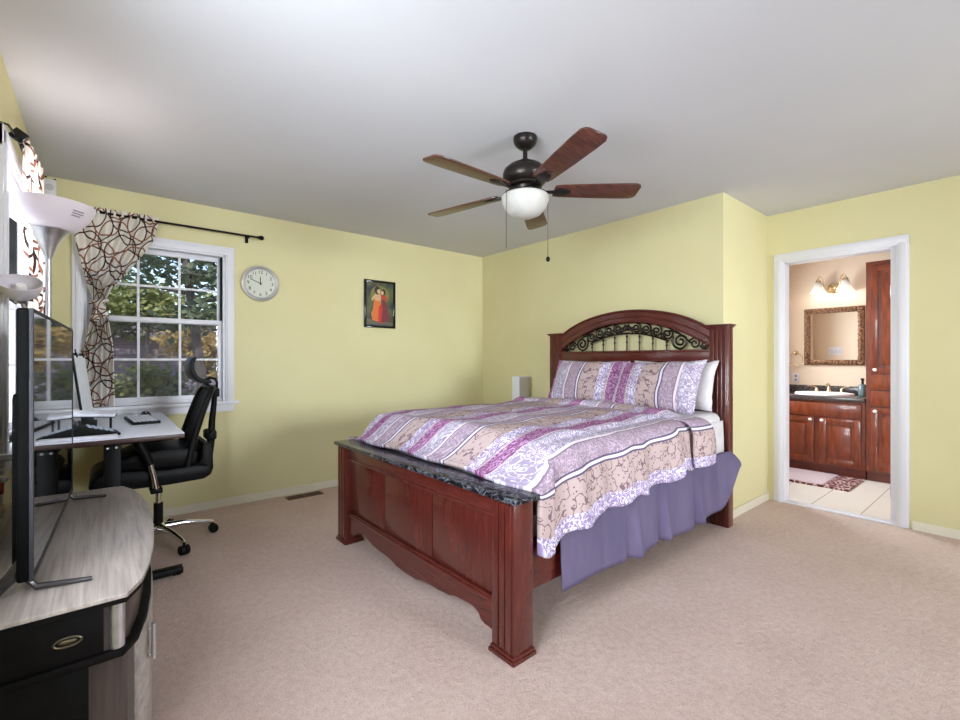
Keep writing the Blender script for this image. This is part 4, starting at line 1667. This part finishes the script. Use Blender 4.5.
def television():
    a = Vector((-0.140, 1.615, 0))
    b = Vector((-0.104, 2.63, 0))
    ang = math.atan2(b.y - a.y, b.x - a.x)      # direction along the screen
    Wd = (b - a).length
    loc = (a + b) / 2
    r = thing('television', 'flat screen television on the curved stand, seen nearly edge on', 'television', (loc.x, loc.y, 0.6), ang - PI / 2)
    # local: +x = screen normal, y along the screen
    z0, z1 = 0.637 - 0.6, 1.332 - 0.6
    h = Wd / 2
    t = MB().bx(-0.030, -0.002, -h, h, z0, z1, 0.008, 3)
    t.build('case', M['tv_black'], r, local=True)
    t = MB().bx(-0.042, -0.028, -h + 0.03, h - 0.03, z0 + 0.02, z1 - 0.22, 0.012, 3)
    t.build('rear_housing', M['tv_black'], r, local=True)
    t = MB()
    bz = 0.010
    t.bx(-0.006, 0.003, -h, -h + bz, z0, z1, 0.002)
    t.bx(-0.006, 0.003, h - bz, h, z0, z1, 0.002)
    t.bx(-0.006, 0.003, -h + bz, h - bz, z1 - bz, z1, 0.002)
    t.bx(-0.006, 0.003, -h + bz, h - bz, z0, z0 + 0.016, 0.002)
    t.build('bezel', mat('grey_tv_bezel', srgb(48, 48, 53), 0.55, 0.0, 0.2), r, local=True)
    MB().bx(-0.004, 0.001, -h + bz, h - bz, z0 + 0.016, z1 - bz).build('screen', M['tvscreen'], r, local=True)
    for s in (-1, 1):
        t = MB()
        y = s * (h - 0.03)
        t.tube([(-0.015, y, z0 + 0.005), (0.005, y, 0.012), (0.115, y - 0.012, 0.006)], [0.010, 0.009, 0.006], 8)
        t.tube([(-0.015, y, z0 + 0.06), (-0.04, y, 0.05), (-0.075, y, 0.012), (-0.11, y, 0.008)], [0.012, 0.016, 0.013, 0.008], 8)
        t.build('foot', mat('gunmetal_foot_%d' % s, srgb(74, 72, 74), 0.3, 0.8), r, local=True)


television()

# wall hook with a cloth, in the gap behind the television
hk = thing('wall_hook', 'white knob hook on the side wall behind the television', 'hook', (XL, 2.42, 0.755))
t = MB()
t.tube([(XL, 2.42, 0.755), (XL + 0.03, 2.42, 0.757)], [0.006, 0.008], 10)
t.ball((XL + 0.036, 2.42, 0.757), 0.012, (1, 1, 1), 12)
t.build('knob', M['ceramic'], hk)


def cloth():
    def f(u, v):
        y = lerp(2.22, 2.44, u)
        z = lerp(0.748, 0.655, v) - 0.02 * math.sin(u * PI) * v + 0.02 * (1 - abs(2 * u - 1)) - 0.03 * (1 - u)
        x = XL + 0.026 + 0.010 * math.sin(u * 11 + v * 2)
        return (x, y, z), (u, v)
    m = mat('cream_cloth_red_edge', srgb(222, 208, 186), 0.9)
    g = NG(m)
    uv = g.n('ShaderNodeUVMap')
    sp = g.n('ShaderNodeSeparateXYZ')
    g.l(uv.outputs[0], sp.inputs[0])
    g.color(g.ramp(sp.outputs[1], [(0.0, srgb(160, 66, 44)), (0.30, srgb(222, 208, 186))], 'CONSTANT'))
    o = MB().grid(20, 10, f).build('hanging_cloth', m, None, loc=(XL + 0.03, 2.33, 0.65), angle=80)
    solidify(o, 0.006)
    tag(o, 'small cream cloth with a rust red edge hanging behind the television', 'cloth')


cloth()


# ------------------------------------------------------------------ desk and what stands on it
DZ = 0.812
desk = thing('desk', 'standing desk with pale top, dark red edge and black steel legs along the side wall', 'desk', (0.02, 3.53, 0))
dx0, dx1, dy0, dy1 = XL + 0.025, 0.333, 2.87, 4.12
MB().bx(dx0, dx1, dy0, dy1, DZ - 0.003, DZ, 0.001).build('desk_top', M['desk_top'], desk)
MB().bx(dx0, dx1, dy0, dy1, DZ - 0.026, DZ - 0.003, 0.002).build('desk_edge', M['desk_edge'], desk)
for y in (3.05, 3.99):
    t = MB()
    t.bx(0.0, 0.07, y - 0.035, y + 0.035, 0.04, DZ - 0.05, 0.004)
    t.bx(-0.25, 0.30, y - 0.03, y + 0.03, DZ - 0.05, DZ - 0.026, 0.003)
    lg = t.build('leg', M['black'], desk)
    t = MB()
    t.bx(-0.28, 0.345, y - 0.032, y + 0.032, 0.008, 0.042, 0.006)
    for xx in (-0.25, 0.315):
        t.bx(xx - 0.018, xx + 0.018, y - 0.018, y + 0.018, 0.0, 0.01)
    t.build('foot', M['black'], lg)
    for xx in (0.018, 0.052):
        t = MB()
        t.lathe([(0.006, -0.0365), (0.006, -0.034), (0, -0.0365)], (xx, y, DZ - 0.065), 10, Matrix.Rotation(R(90), 4, 'X') @ Matrix.Translation(Vector((0, 0, 0.0726))))
        t.build('bolt', M['silver'], lg)
MB().bx(0.015, 0.055, 3.085, 3.955, DZ - 0.09, DZ - 0.05, 0.003).build('cross_beam', M['black'], desk)

kb = thing('keyboard', 'white keyed black keyboard lying on the desk', 'keyboard', (0.187, 3.60, DZ))
KM = Matrix.Translation(Vector((0.187, 3.60, DZ))) @ Matrix.Rotation(R(4), 4, 'Z')
MB().bx(-0.07, 0.07, -0.20, 0.20, 0.0, 0.016, 0.004, 2, KM).build('case', M['black'], kb)
t = MB()
for i in range(6):
    for j in range(17):
        x = -0.056 + i * 0.0205
        y = -0.182 + j * 0.0222
        t.bx(x - 0.0035, x + 0.0125, y - 0.0, y + 0.0175, 0.015, 0.021, 0.0015, 1, KM)
t.build('keys', mat('pale_keycap', srgb(212, 212, 222), 0.5), kb)

ms = thing('computer_mouse', 'black computer mouse on the desk beside the keyboard', 'mouse', (0.225, 3.91, DZ))
t = MB()
t.ball((0.225, 3.91, DZ + 0.0), 0.05, (0.66, 1.1, 0.72), 20)
for v in t.bm.verts:
    if v.co.z < DZ:
        v.co.z = DZ
t.build('shell', M['blackgloss'], ms)
MB().ball((0.225, 3.875, DZ + 0.030), 0.008, (0.5, 1, 1), 12).build('wheel', M['silver'], ms)


def doc_holder():
    r = thing('document_stand', 'leaning white paper board with black clips standing on the desk', 'document stand', (-0.07, 3.575, DZ))
    ang = math.atan2(0.42, 0.035)
    Mx = Matrix.Translation(Vector((-0.060, 3.575, DZ))) @ Matrix.Rotation(ang - PI / 2, 4, 'Z') @ Matrix.Rotation(R(-7), 4, 'Y')
    MB().bx(-0.012, -0.002, -0.215, 0.215, 0.012, 0.425, 0.003, 2, Mx).build('backboard', M['black'], r)
    MB().bx(-0.0015, 0.0015, -0.195, 0.205, 0.07, 0.415, 0, 2, Mx).build('paper', mat('white_paper', srgb(236, 238, 246), 0.6), r)
    for y in (-0.12, 0.14):
        t = MB().bx(-0.016, 0.006, y - 0.018, y + 0.018, 0.405, 0.432, 0.003, 2, Mx)
        t.tube([Mx @ Vector((0.0, y - 0.010, 0.432)), Mx @ Vector((0.0, y - 0.012, 0.452)), Mx @ Vector((0, y + 0.012, 0.452)), Mx @ Vector((0, y + 0.010, 0.432))], 0.002, 6)
        t.build('binder_clip', M['black'], r)
    MB().bx(-0.13, -0.03, 3.42, 3.74, DZ, DZ + 0.014, 0.003).build('base', M['black'], r)


doc_holder()


def letter_tray():
    r = thing('letter_tray', 'silver letter tray of papers raised above the phone on the desk', 'tray', (-0.06, 3.24, DZ))
    Mx = Matrix.Translation(Vector((-0.075, 3.24, DZ + 0.088))) @ Matrix.Rotation(R(-4), 4, 'Z') @ Matrix.Rotation(R(4), 4, 'Y')
    MB().bx(-0.13, 0.13, -0.11, 0.11, 0.0, 0.006, 0.002, 2, Mx).build('tray', mat('dark_tray', srgb(60, 60, 70), 0.4), r)
    MB().bx(-0.125, 0.128, -0.108, 0.106, 0.006, 0.020, 0.001, 2, Mx).build('papers', noisy('stacked_paper', srgb(206, 210, 224), srgb(228, 230, 240), 30, 0.6), r)
    for x in (-0.18, 0.03):
        for y in (3.15, 3.33):
            MB().tube([(x, y, DZ), (x, y, DZ + (0.092 if x < 0 else 0.082))], 0.005, 8).build('leg', M['black'], r)


letter_tray()


def desk_phone():
    r = thing('desk_phone', 'black desk phone with pale blue keypad under the letter tray', 'phone', (-0.03, 3.08, DZ))
    Mx = Matrix.Translation(Vector((-0.045, 3.06, DZ))) @ Matrix.Rotation(R(6), 4, 'Z')
    t = MB()
    poly = [(-0.10, 0.0), (0.105, 0.0), (0.108, 0.012), (-0.06, 0.062), (-0.10, 0.062)]
    t.prism(poly, -0.075, 0.075, 'y', 0.004)
    bmesh.ops.transform(t.bm, matrix=Mx, verts=t.bm.verts)
    b = t.build('body', M['black'], r)
    t = MB()
    sl = math.atan2(0.05, 0.168)
    Px = Mx @ Matrix.Translation(Vector((0.03, 0, 0.0365))) @ Matrix.Rotation(sl, 4, 'Y')
    for i in range(5):
        for j in range(5):
            t.bx(-0.052 + i * 0.022, -0.037 + i * 0.022, -0.062 + j * 0.026, -0.043 + j * 0.026, -0.001, 0.004, 0.001, 1, Px)
    t.build('keypad', mat('pale_blue_keys', srgb(190, 204, 230), 0.4), b)
    t = MB()
    t.tube([Mx @ Vector((-0.075, -0.085, 0.058)), Mx @ Vector((-0.075, -0.06, 0.075)), Mx @ Vector((-0.075, 0.06, 0.075)), Mx @ Vector((-0.075, 0.085, 0.058))], [0.016, 0.014, 0.014, 0.016], 10)
    t.build('handset', M['blackgloss'], r)


desk_phone()
tb = MB().bx(-0.20, 0.055, 2.895, 2.975, DZ, DZ + 0.012, 0.003).build('paper_pad', noisy('grey_paper_pad', srgb(196, 198, 210), srgb(222, 222, 232), 25, 0.6), None, loc=(-0.07, 2.935, DZ))
tag(tb, 'thin grey white paper pad at the near edge of the desk', 'paper pad')


# ------------------------------------------------------------------ office chair
def chair():
    cx, cy = 0.275, 3.62
    r = thing('office_chair', 'black mesh office chair with headrest and chrome star base at the desk', 'chair', (cx, cy, 0))
    t = MB().lathe([(0.0, 0.075), (0.036, 0.075), (0.045, 0.095), (0.042, 0.125), (0.028, 0.14), (0.0, 0.14)], (cx, cy, 0), 24)
    hub = t.build('base_hub', M['chrome'], r)
    for k in range(5):
        a = R(2 + 72 * k)
        c, s = math.cos(a), math.sin(a)
        t = MB()
        t.tube([(cx + c * 0.02, cy + s * 0.02, 0.112), (cx + c * 0.15, cy + s * 0.15, 0.110), (cx + c * 0.30, cy + s * 0.30, 0.080), (cx + c * 0.315, cy + s * 0.315, 0.070)], [0.026, 0.020, 0.014, 0.011], 10)
        lg = t.build('base_arm', M['chrome'], r)
        t = MB()
        X, Y = cx + c * 0.315, cy + s * 0.315
        t.tube([(X, Y, 0.075), (X, Y, 0.05)], 0.006, 8)
        for q in (-1, 1):
            ax = Vector((-s, c, 0)) * 0.013 * q
            ax2 = Vector((-s, c, 0)) * 0.024 * q
            t.tube([Vector((X, Y, 0.03)) + ax * 0.2, Vector((X, Y, 0.03)) + ax2], [0.030, 0.028], 18)
        t.build('caster', M['black'], lg)
    MB().tube([(cx, cy, 0.13), (cx, cy, 0.27)], 0.026, 16).build('gas_sleeve', M['black'], r)
    MB().tube([(cx, cy, 0.26), (cx, cy, 0.42)], 0.016, 16).build('gas_lift', M['chrome'], r)
    MB().bx(cx - 0.11, cx + 0.13, cy - 0.09, cy + 0.09, 0.40, 0.445, 0.012).build('mechanism', M['black'], r)
    # seat pan with waterfall front
    prof = [(-0.07, 0.475), (-0.055, 0.452), (0.02, 0.436), (0.30, 0.432), (0.50, 0.438), (0.53, 0.46), (0.53, 0.52), (0.46, 0.535), (0.30, 0.528), (0.10, 0.548), (0.0, 0.545), (-0.05, 0.525)]
    MB().prism(prof, cy - 0.255, cy + 0.245, 'y', 0.016).build('seat', M['leather'], r)
    prof = [(0.055, 0.575), (0.075, 0.545), (0.42, 0.530), (0.46, 0.55), (0.47, 0.615), (0.42, 0.645), (0.28, 0.652), (0.15, 0.640), (0.08, 0.612)]
    cu = MB().prism(prof, cy - 0.235, cy + 0.215, 'y', 0.02).build('seat_cushion', M['leather'], r)
    # back frame: mesh sheet with rails, curved
    path = [(0.415, 0.47), (0.425, 0.56), (0.45, 0.68), (0.485, 0.80), (0.52, 0.91), (0.548, 0.985), (0.565, 1.012)]

    def at(v):
        q = v * (len(path) - 1)
        i = min(int(q), len(path) - 2)
        f = q - i
        return lerp(path[i][0], path[i + 1][0], f), lerp(path[i][1], path[i + 1][1], f)

    def f(u, v):
        x, z = at(v)
        b = 2 * u - 1
        hw = lerp(0.235, 0.19, v) * (1 - 0.12 * sstep((v - 0.85) / 0.15))
        return (x + 0.045 * (1 - b * b) - 0.01, cy + b * hw, z), (u, v)
    bk = MB().grid(18, 20, f).build('back_mesh', M['mesh_black'], r, angle=80)
    solidify(bk, 0.010, 0)
    for s in (-1, 1):
        pts, rs = [], []
        for k in range(14):
            v = k / 13
            x, z = at(v)
            hw = lerp(0.235, 0.19, v) * (1 - 0.12 * sstep((v - 0.85) / 0.15))
            pts.append((x - 0.012, cy + s * hw, z))
            rs.append(lerp(0.024, 0.015, v))
        MB().tube(pts, rs, 10).build('back_rail', M['black'], bk)
    x, z = path[-1]
    MB().tube([(x - 0.012, cy + b * 0.17, z + 0.008 * (1 - b * b)) for b in [-1, -0.5, 0, 0.5, 1]], 0.015, 10).build('top_rail', M['black'], bk)
    # spine and lumbar support behind
    t = MB()
    t.tube([(0.34, cy, 0.44), (0.50, cy, 0.45), (0.555, cy, 0.52), (0.575, cy, 0.66), (0.580, cy, 0.78), (0.592, cy, 0.90), (0.597, cy, 0.985)], [0.030, 0.034, 0.030, 0.024, 0.020, 0.018, 0.016], 12)
    t.build('spine', M['black'], r)
    t = MB()
    t.bx(0.535, 0.60, cy - 0.07, cy + 0.07, 0.655, 0.72, 0.014)
    t.tube([(0.565, cy - 0.105, 0.70), (0.565, cy + 0.105, 0.70)], 0.016, 10)
    t.build('lumbar_support', M['black'], r)
    prof = [(0.33, 0.44), (0.50, 0.425), (0.545, 0.445), (0.56, 0.49), (0.555, 0.60), (0.535, 0.66), (0.50, 0.66), (0.49, 0.56), (0.45, 0.50), (0.34, 0.475)]
    MB().prism(prof, cy - 0.19, cy + 0.19, 'y', 0.014).build('lower_shell', M['black'], r)
    # headrest
    outer = [(0.463, 1.222), (0.440, 1.200), (0.428, 1.165), (0.433, 1.120), (0.452, 1.080), (0.487, 1.050), (0.530, 1.038), (0.560, 1.046)]
    inner = [(0.556, 1.066), (0.525, 1.066), (0.497, 1.080), (0.473, 1.105), (0.460, 1.135), (0.458, 1.170), (0.468, 1.200), (0.475, 1.215)]
    hr = MB().prism(outer + inner, cy - 0.13, cy + 0.13, 'y', 0.006).build('headrest', M['leather'], r)
    t = MB()
    t.tube([(0.535, cy, 1.055), (0.57, cy, 1.078), (0.598, cy, 1.070), (0.610, cy, 1.045), (0.608, cy, 1.0), (0.603, cy, 0.925)], [0.012, 0.010, 0.009, 0.008, 0.008, 0.007], 10)
    t.bx(0.580, 0.622, cy - 0.035, cy + 0.035, 0.945, 1.005, 0.008)
    t.build('headrest_bracket', M['black'], hr)
    for s in (-1, 1):
        y = cy + s * 0.275
        t = MB()
        t.bx(0.06, 0.30, y - 0.042, y + 0.042, 0.715, 0.742, 0.012, 3)
        pad = t.build('armrest', M['black'], r)
        t = MB().tube([(0.155, y, 0.72), (0.185, y, 0.65), (0.215, y, 0.575)], [0.030, 0.026, 0.022], 12)
        t.build('arm_post', M['black'], pad)
        t = MB().tube([(0.214, y, 0.58), (0.232, y, 0.50), (0.245, y, 0.415)], [0.017, 0.018, 0.018], 12)
        t.build('arm_tube', M['chrome'], pad)
        t = MB()
        ya, yb = sorted((y + s * 0.02, cy + s * 0.06))
        t.bx(0.215, 0.275, ya, yb, 0.400, 0.428, 0.006)
        t.build('arm_bracket', M['black'], pad)


chair()


# ------------------------------------------------------------------ bathroom
def panel_door(mb, x, y0, y1, z0, z1):
    """raised-panel door whose face looks to -x; x = back of the door"""
    fr = 0.055
    mb.bx(x - 0.020, x, y0, y0 + fr, z0, z1, 0.003)
    mb.bx(x - 0.020, x, y1 - fr, y1, z0, z1, 0.003)
    mb.bx(x - 0.020, x, y0 + fr, y1 - fr, z0, z0 + fr, 0.003)
    mb.bx(x - 0.020, x, y0 + fr, y1 - fr, z1 - fr, z1, 0.003)
    mb.bx(x - 0.010, x, y0 + fr, y1 - fr, z0 + fr, z1 - fr)
    mb.bx(x - 0.018, x - 0.006, y0 + fr + 0.025, y1 - fr - 0.025, z0 + fr + 0.025, z1 - fr - 0.025, 0.006)


def knob(parent, x, y, z, m=None, r=0.016):
    MB().lathe([(0.0, 0.0), (0.007, 0.0), (0.006, 0.012), (r, 0.018), (r, 0.026), (r * 0.6, 0.032), (0, 0.033)], (0, 0, 0), 16, Matrix.Translation(Vector((x, y, z))) @ Matrix.Rotation(R(-90), 4, 'Y')).build('knob', m or M['ceramic'], parent)


VX = 5.82
F0 = 0.006


def bathroom():
    va = thing('vanity_cabinet', 'cherry wood vanity cabinet with raised panel doors under the bathroom sink', 'cabinet', (6.17, 1.55, F0))
    y0, y1 = 1.04, 2.098
    t = MB().bx(VX, XB - 0.005, y0, y1, 0.10, 0.774)
    t.build('carcass', M['vanity'], va, smooth=False)
    MB().bx(VX + 0.03, XB - 0.02, y0 + 0.004, y1, F0, 0.10).build('toe_kick', M['vanity_dark'], va, smooth=False)
    for (a, b, ky) in ((1.072, 1.411, 1.385), (1.462, 1.81, 1.488)):
        t = MB()
        panel_door(t, VX, a, b, 0.12, 0.595)
        d = t.build('door', M['vanity'], va)
        knob(d, VX - 0.019, ky, 0.572)
    t = MB()
    panel_door(t, VX, 1.85, 2.09, 0.12, 0.595)
    t.build('door', M['vanity'], va)
    t = MB().bx(VX - 0.018, VX, 1.068, 1.83, 0.615, 0.752, 0.005)
    t.build('drawer_front', M['vanity'], va)
    ct = thing('countertop', 'dark granite bathroom countertop with low backsplash', 'countertop', (6.15, 1.55, 0.775))
    MB().bx(VX - 0.03, XB - 0.004, y0, y1, 0.775, 0.820, 0.004).build('slab', M['granite'], ct)
    MB().bx(XB - 0.022, XB - 0.004, y0, y1, 0.820, 0.905, 0.003).build('backsplash', M['granite'], ct)
    sk = thing('bathroom_sink', 'white oval ceramic sink dropped into the granite countertop', 'sink', (6.12, 1.45, 0.8205))
    Sx = Matrix.Translation(Vector((6.12, 1.45, 0.8205))) @ Matrix.Diagonal(Vector((0.78, 1.0, 1, 1)))
    MB().lathe([(0.270, 0.0), (0.268, 0.016), (0.255, 0.024), (0.225, 0.022), (0.205, 0.008), (0.16, -0.004), (0.0, -0.008)], (0, 0, 0), 40, Sx).build('basin', M['ceramic'], sk)
    fa = thing('faucet', 'pale brass faucet with two lever handles on the sink rim', 'faucet', (6.32, 1.45, 0.8205))
    t = MB().lathe([(0.0, 0.0), (0.026, 0.0), (0.022, 0.02), (0.014, 0.05), (0.012, 0.07), (0.0, 0.072)], (6.325, 1.45, 0.838), 20)
    t.tube([(6.325, 1.45, 0.902), (6.29, 1.45, 0.932), (6.24, 1.45, 0.922), (6.215, 1.45, 0.902)], [0.012, 0.012, 0.011, 0.010], 10)
    t.build('spout', M['brass'], fa)
    for s in (-1, 1):
        t = MB().lathe([(0.0, 0.0), (0.022, 0.0), (0.018, 0.02), (0.012, 0.045), (0.0, 0.05)], (6.325, 1.45 + s * 0.115, 0.834), 18)
        t.tube([(6.325, 1.45 + s * 0.115, 0.880), (6.30, 1.45 + s * 0.15, 0.900), (6.28, 1.45 + s * 0.195, 0.906)], [0.008, 0.008, 0.006], 8)
        t.build('handle', M['brass'], fa)
    sd = thing('soap_dispenser', 'teal grey soap bottle with black pump beside the sink', 'soap dispenser', (6.17, 1.125, 0.8205))
    MB().lathe([(0.0, 0.0), (0.036, 0.0), (0.038, 0.01), (0.038, 0.10), (0.030, 0.118), (0.012, 0.126), (0, 0.126)], (6.17, 1.125, 0.8205), 24).build('bottle', mat('teal_grey_bottle', srgb(92, 112, 116), 0.25), sd)
    t = MB().tube([(6.17, 1.125, 0.944), (6.17, 1.125, 0.988)], 0.010, 10)
    t.tube([(6.17, 1.125, 0.988), (6.17, 1.125, 1.006)], 0.014, 10)
    t.tube([(6.17, 1.125, 1.0), (6.13, 1.132, 1.0)], 0.006, 8)
    t.build('pump', M['black'], sd)
    # tall linen cabinet
    lc = thing('linen_cabinet', 'tall cherry wood linen cabinet reaching up beside the mirror', 'cabinet', (6.17, 0.78, F0))
    a, b = 0.49, 1.036
    MB().bx(VX, XB - 0.005, a, b, 0.10, 2.16).build('carcass', M['vanity'], lc, smooth=False)
    MB().bx(VX + 0.03, XB - 0.02, a + 0.01, b - 0.003, F0, 0.10).build('toe_kick', M['vanity_dark'], lc, smooth=False)
    MB().bx(VX - 0.012, VX + 0.03, a, b, 2.135, 2.165, 0.004).build('crown_rail', M['vanity_dark'], lc)
    for (z0, z1, kz) in ((0.12, 0.732, 0.70), (1.068, 2.12, 1.105)):
        t = MB()
        panel_door(t, VX, a + 0.02, b - 0.04, z0, z1)
        d = t.build('door', M['vanity'], lc)
        knob(d, VX - 0.019, b - 0.075, kz)
    for (z0, z1) in ((0.748, 0.895), (0.910, 1.055)):
        t = MB().bx(VX - 0.018, VX, a + 0.02, b - 0.04, z0, z1, 0.005)
        d = t.build('drawer', M['vanity'], lc)
        knob(d, VX - 0.017, 0.80, (z0 + z1) / 2 + 0.02, M['brass'], 0.020)
    # mirror
    mr = thing('wall_mirror', 'carved bronze framed mirror above the bathroom sink', 'mirror', (XB, 1.43, 1.14))
    ym0, ym1, zm0, zm1 = 1.155, 1.715, 1.14, 1.80
    t = MB()
    fw = 0.062
    for (p, q, r_, s_) in ((ym0, ym0 + fw, zm0, zm1), (ym1 - fw, ym1, zm0, zm1), (ym0 + fw, ym1 - fw, zm0, zm0 + fw), (ym0 + fw, ym1 - fw, zm1 - fw, zm1)):
        t.bx(XB - 0.034, XB, p, q, r_, s_, 0.010, 3)
    t.build('frame', M['gold_frame'], mr)
    t = MB()
    n = 18
    for k in range(n):
        for (yy) in (ym0 + fw / 2, ym1 - fw / 2):
            t.ball((XB - 0.034, yy, lerp(zm0 + 0.02, zm1 - 0.02, k / (n - 1))), 0.018, (0.5, 1, 0.8), 8)
        for (zz) in (zm0 + fw / 2, zm1 - fw / 2):
            t.ball((XB - 0.034, lerp(ym0 + 0.02, ym1 - 0.02, k / (n - 1)), zz), 0.018, (0.5, 0.8, 1), 8)
    t.build('carving', M['gold_frame'], mr)
    MB().bx(XB - 0.018, XB - 0.004, ym0 + fw - 0.004, ym1 - fw + 0.004, zm0 + fw - 0.004, zm1 - fw + 0.004).build('glass', M['mirror'], mr, smooth=False)
    # sconce
    so = thing('wall_sconce', 'two-light brass wall sconce with white glass shades above the mirror', 'wall light', (XB, 1.43, 2.03))
    cy, cz = 1.43, 2.025
    Sx = Matrix.Translation(Vector((XB, cy, cz))) @ Matrix.Rotation(R(-90), 4, 'Y')
    MB().lathe([(0.0, 0.0), (0.062, 0.0), (0.060, 0.012), (0.045, 0.022), (0.02, 0.034), (0.0, 0.036)], (0, 0, 0), 28, Sx).build('backplate', M['brass'], so)
    for s in (-1, 1):
        sy = cy + s * 0.125
        t = MB()
        t.tube([(XB - 0.03, cy, cz - 0.02), (XB - 0.07, cy + s * 0.03, cz - 0.055), (XB - 0.10, cy + s * 0.07, cz), (XB - 0.11, cy + s * 0.085, cz + 0.10), (XB - 0.11, cy + s * 0.105, cz + 0.135), (XB - 0.11, sy, cz + 0.125), (XB - 0.11, sy, cz + 0.09)], 0.006, 8)
        t.lathe([(0.0, 0.095), (0.024, 0.09), (0.028, 0.06), (0.0, 0.058)], (XB - 0.11, sy, cz), 18)
        arm = t.build('arm', M['brass'], so)
        MB().lathe([(0.026, 0.068), (0.034, 0.05), (0.045, 0.01), (0.062, -0.03), (0.088, -0.058), (0.085, -0.058), (0.058, -0.026), (0.041, 0.012), (0.031, 0.048), (0.024, 0.062)], (XB - 0.11, sy, cz), 30).build('shade', M['shade_glass'], arm)
        MB().ball((XB - 0.11, sy, cz - 0.005), 0.022, (1, 1, 1.5), 14).build('bulb', M['bulb'], arm)
        ld = bpy.data.lights.new('sconce_bulb_light', 'POINT')
        ld.energy = 0.3
        ld.color = (1, 0.96, 0.91)
        ld.shadow_soft_size = 0.03
        lo = bpy.data.objects.new('sconce_bulb_light', ld)
        C.objects.link(lo)
        lo.location = (XB - 0.11, sy, cz - 0.062)
    # towel ring
    tr = thing('towel_ring', 'brass towel ring on the bathroom wall beside the mirror', 'towel ring', (XB, 1.82, 1.25))
    MB().lathe([(0.0, 0.0), (0.026, 0.0), (0.024, 0.012), (0.01, 0.02), (0.009, 0.045), (0.0, 0.046)], (0, 0, 0), 18, Matrix.Translation(Vector((XB, 1.80, 1.285))) @ Matrix.Rotation(R(-90), 4, 'Y')).build('mount', M['brass'], tr)
    t = MB()
    pts = [(XB - 0.04, 1.80 + 0.075 * math.sin(2 * PI * k / 32), 1.21 + 0.075 * math.cos(2 * PI * k / 32)) for k in range(32)]
    t.tube(pts, 0.004, 8, True)
    t.build('ring', M['brass'], tr)
    ol = thing('wall_outlet', 'white electrical outlet above the countertop end', 'outlet', (XB, 1.80, 0.98))
    MB().bx(XB - 0.006, XB, 1.765, 1.845, 0.925, 1.045, 0.003).build('cover_plate', M['white'], ol)
    t = MB()
    for zz in (0.962, 1.008):
        t.bx(XB - 0.0075, XB - 0.005, 1.795, 1.815, zz - 0.012, zz + 0.012, 0.002)
    t.build('sockets', mat('grey_socket', srgb(120, 116, 118), 0.5), ol)
    sw = thing('light_switch_plate', 'white three-switch plate reflected in the bathroom mirror', 'light switch', (XD + T, 1.83, 1.33))
    MB().bx(XD + T, XD + T + 0.006, 1.745, 1.915, 1.27, 1.39, 0.003).build('cover_plate', M['white'], sw)
    for k in range(3):
        y = 1.783 + k * 0.047
        MB().bx(XD + T + 0.005, XD + T + 0.011, y - 0.015, y + 0.015, 1.298, 1.362, 0.002).build('switch', mat('switch_white_%d' % k, srgb(214, 214, 222), 0.4), sw)
    # bath mat
    m = mat('maroon_patterned_rug', srgb(98, 40, 44), 0.95)
    g = NG(m)
    v = g.coord('Object')
    vo = g.n('ShaderNodeTexVoronoi')
    vo.feature = 'DISTANCE_TO_EDGE'
    vo.inputs['Scale'].default_value = 16
    g.l(v, vo.inputs['Vector'])
    g.color(g.ramp(vo.outputs['Distance'], [(0.0, srgb(204, 180, 180)), (0.07, srgb(92, 34, 40))], 'CONSTANT'))
    rg = thing('bath_rug', 'maroon patterned bath rug with light-washed middle painted pale on the tile floor', 'rug', (5.5, 1.55, F0))

    def pile(x0, x1, y0, y1, z):
        return MB().bx(x0, x1, y0, y1, F0, z, 0.008, 3)
    pile(5.19, 5.78, 1.045, 2.02, F0 + 0.018).build('rug_pile', m, rg)
    MB().bx(5.215, 5.775, 1.245, 1.98, F0 + 0.012, F0 + 0.024, 0.005).build('light_washed_field', noisy('light_washed_rug_pile', srgb(196, 180, 190), srgb(212, 198, 206), 90, 0.95, bump=0.5), rg)  # bright light falling on the rug, put into a pale colour


bathroom()
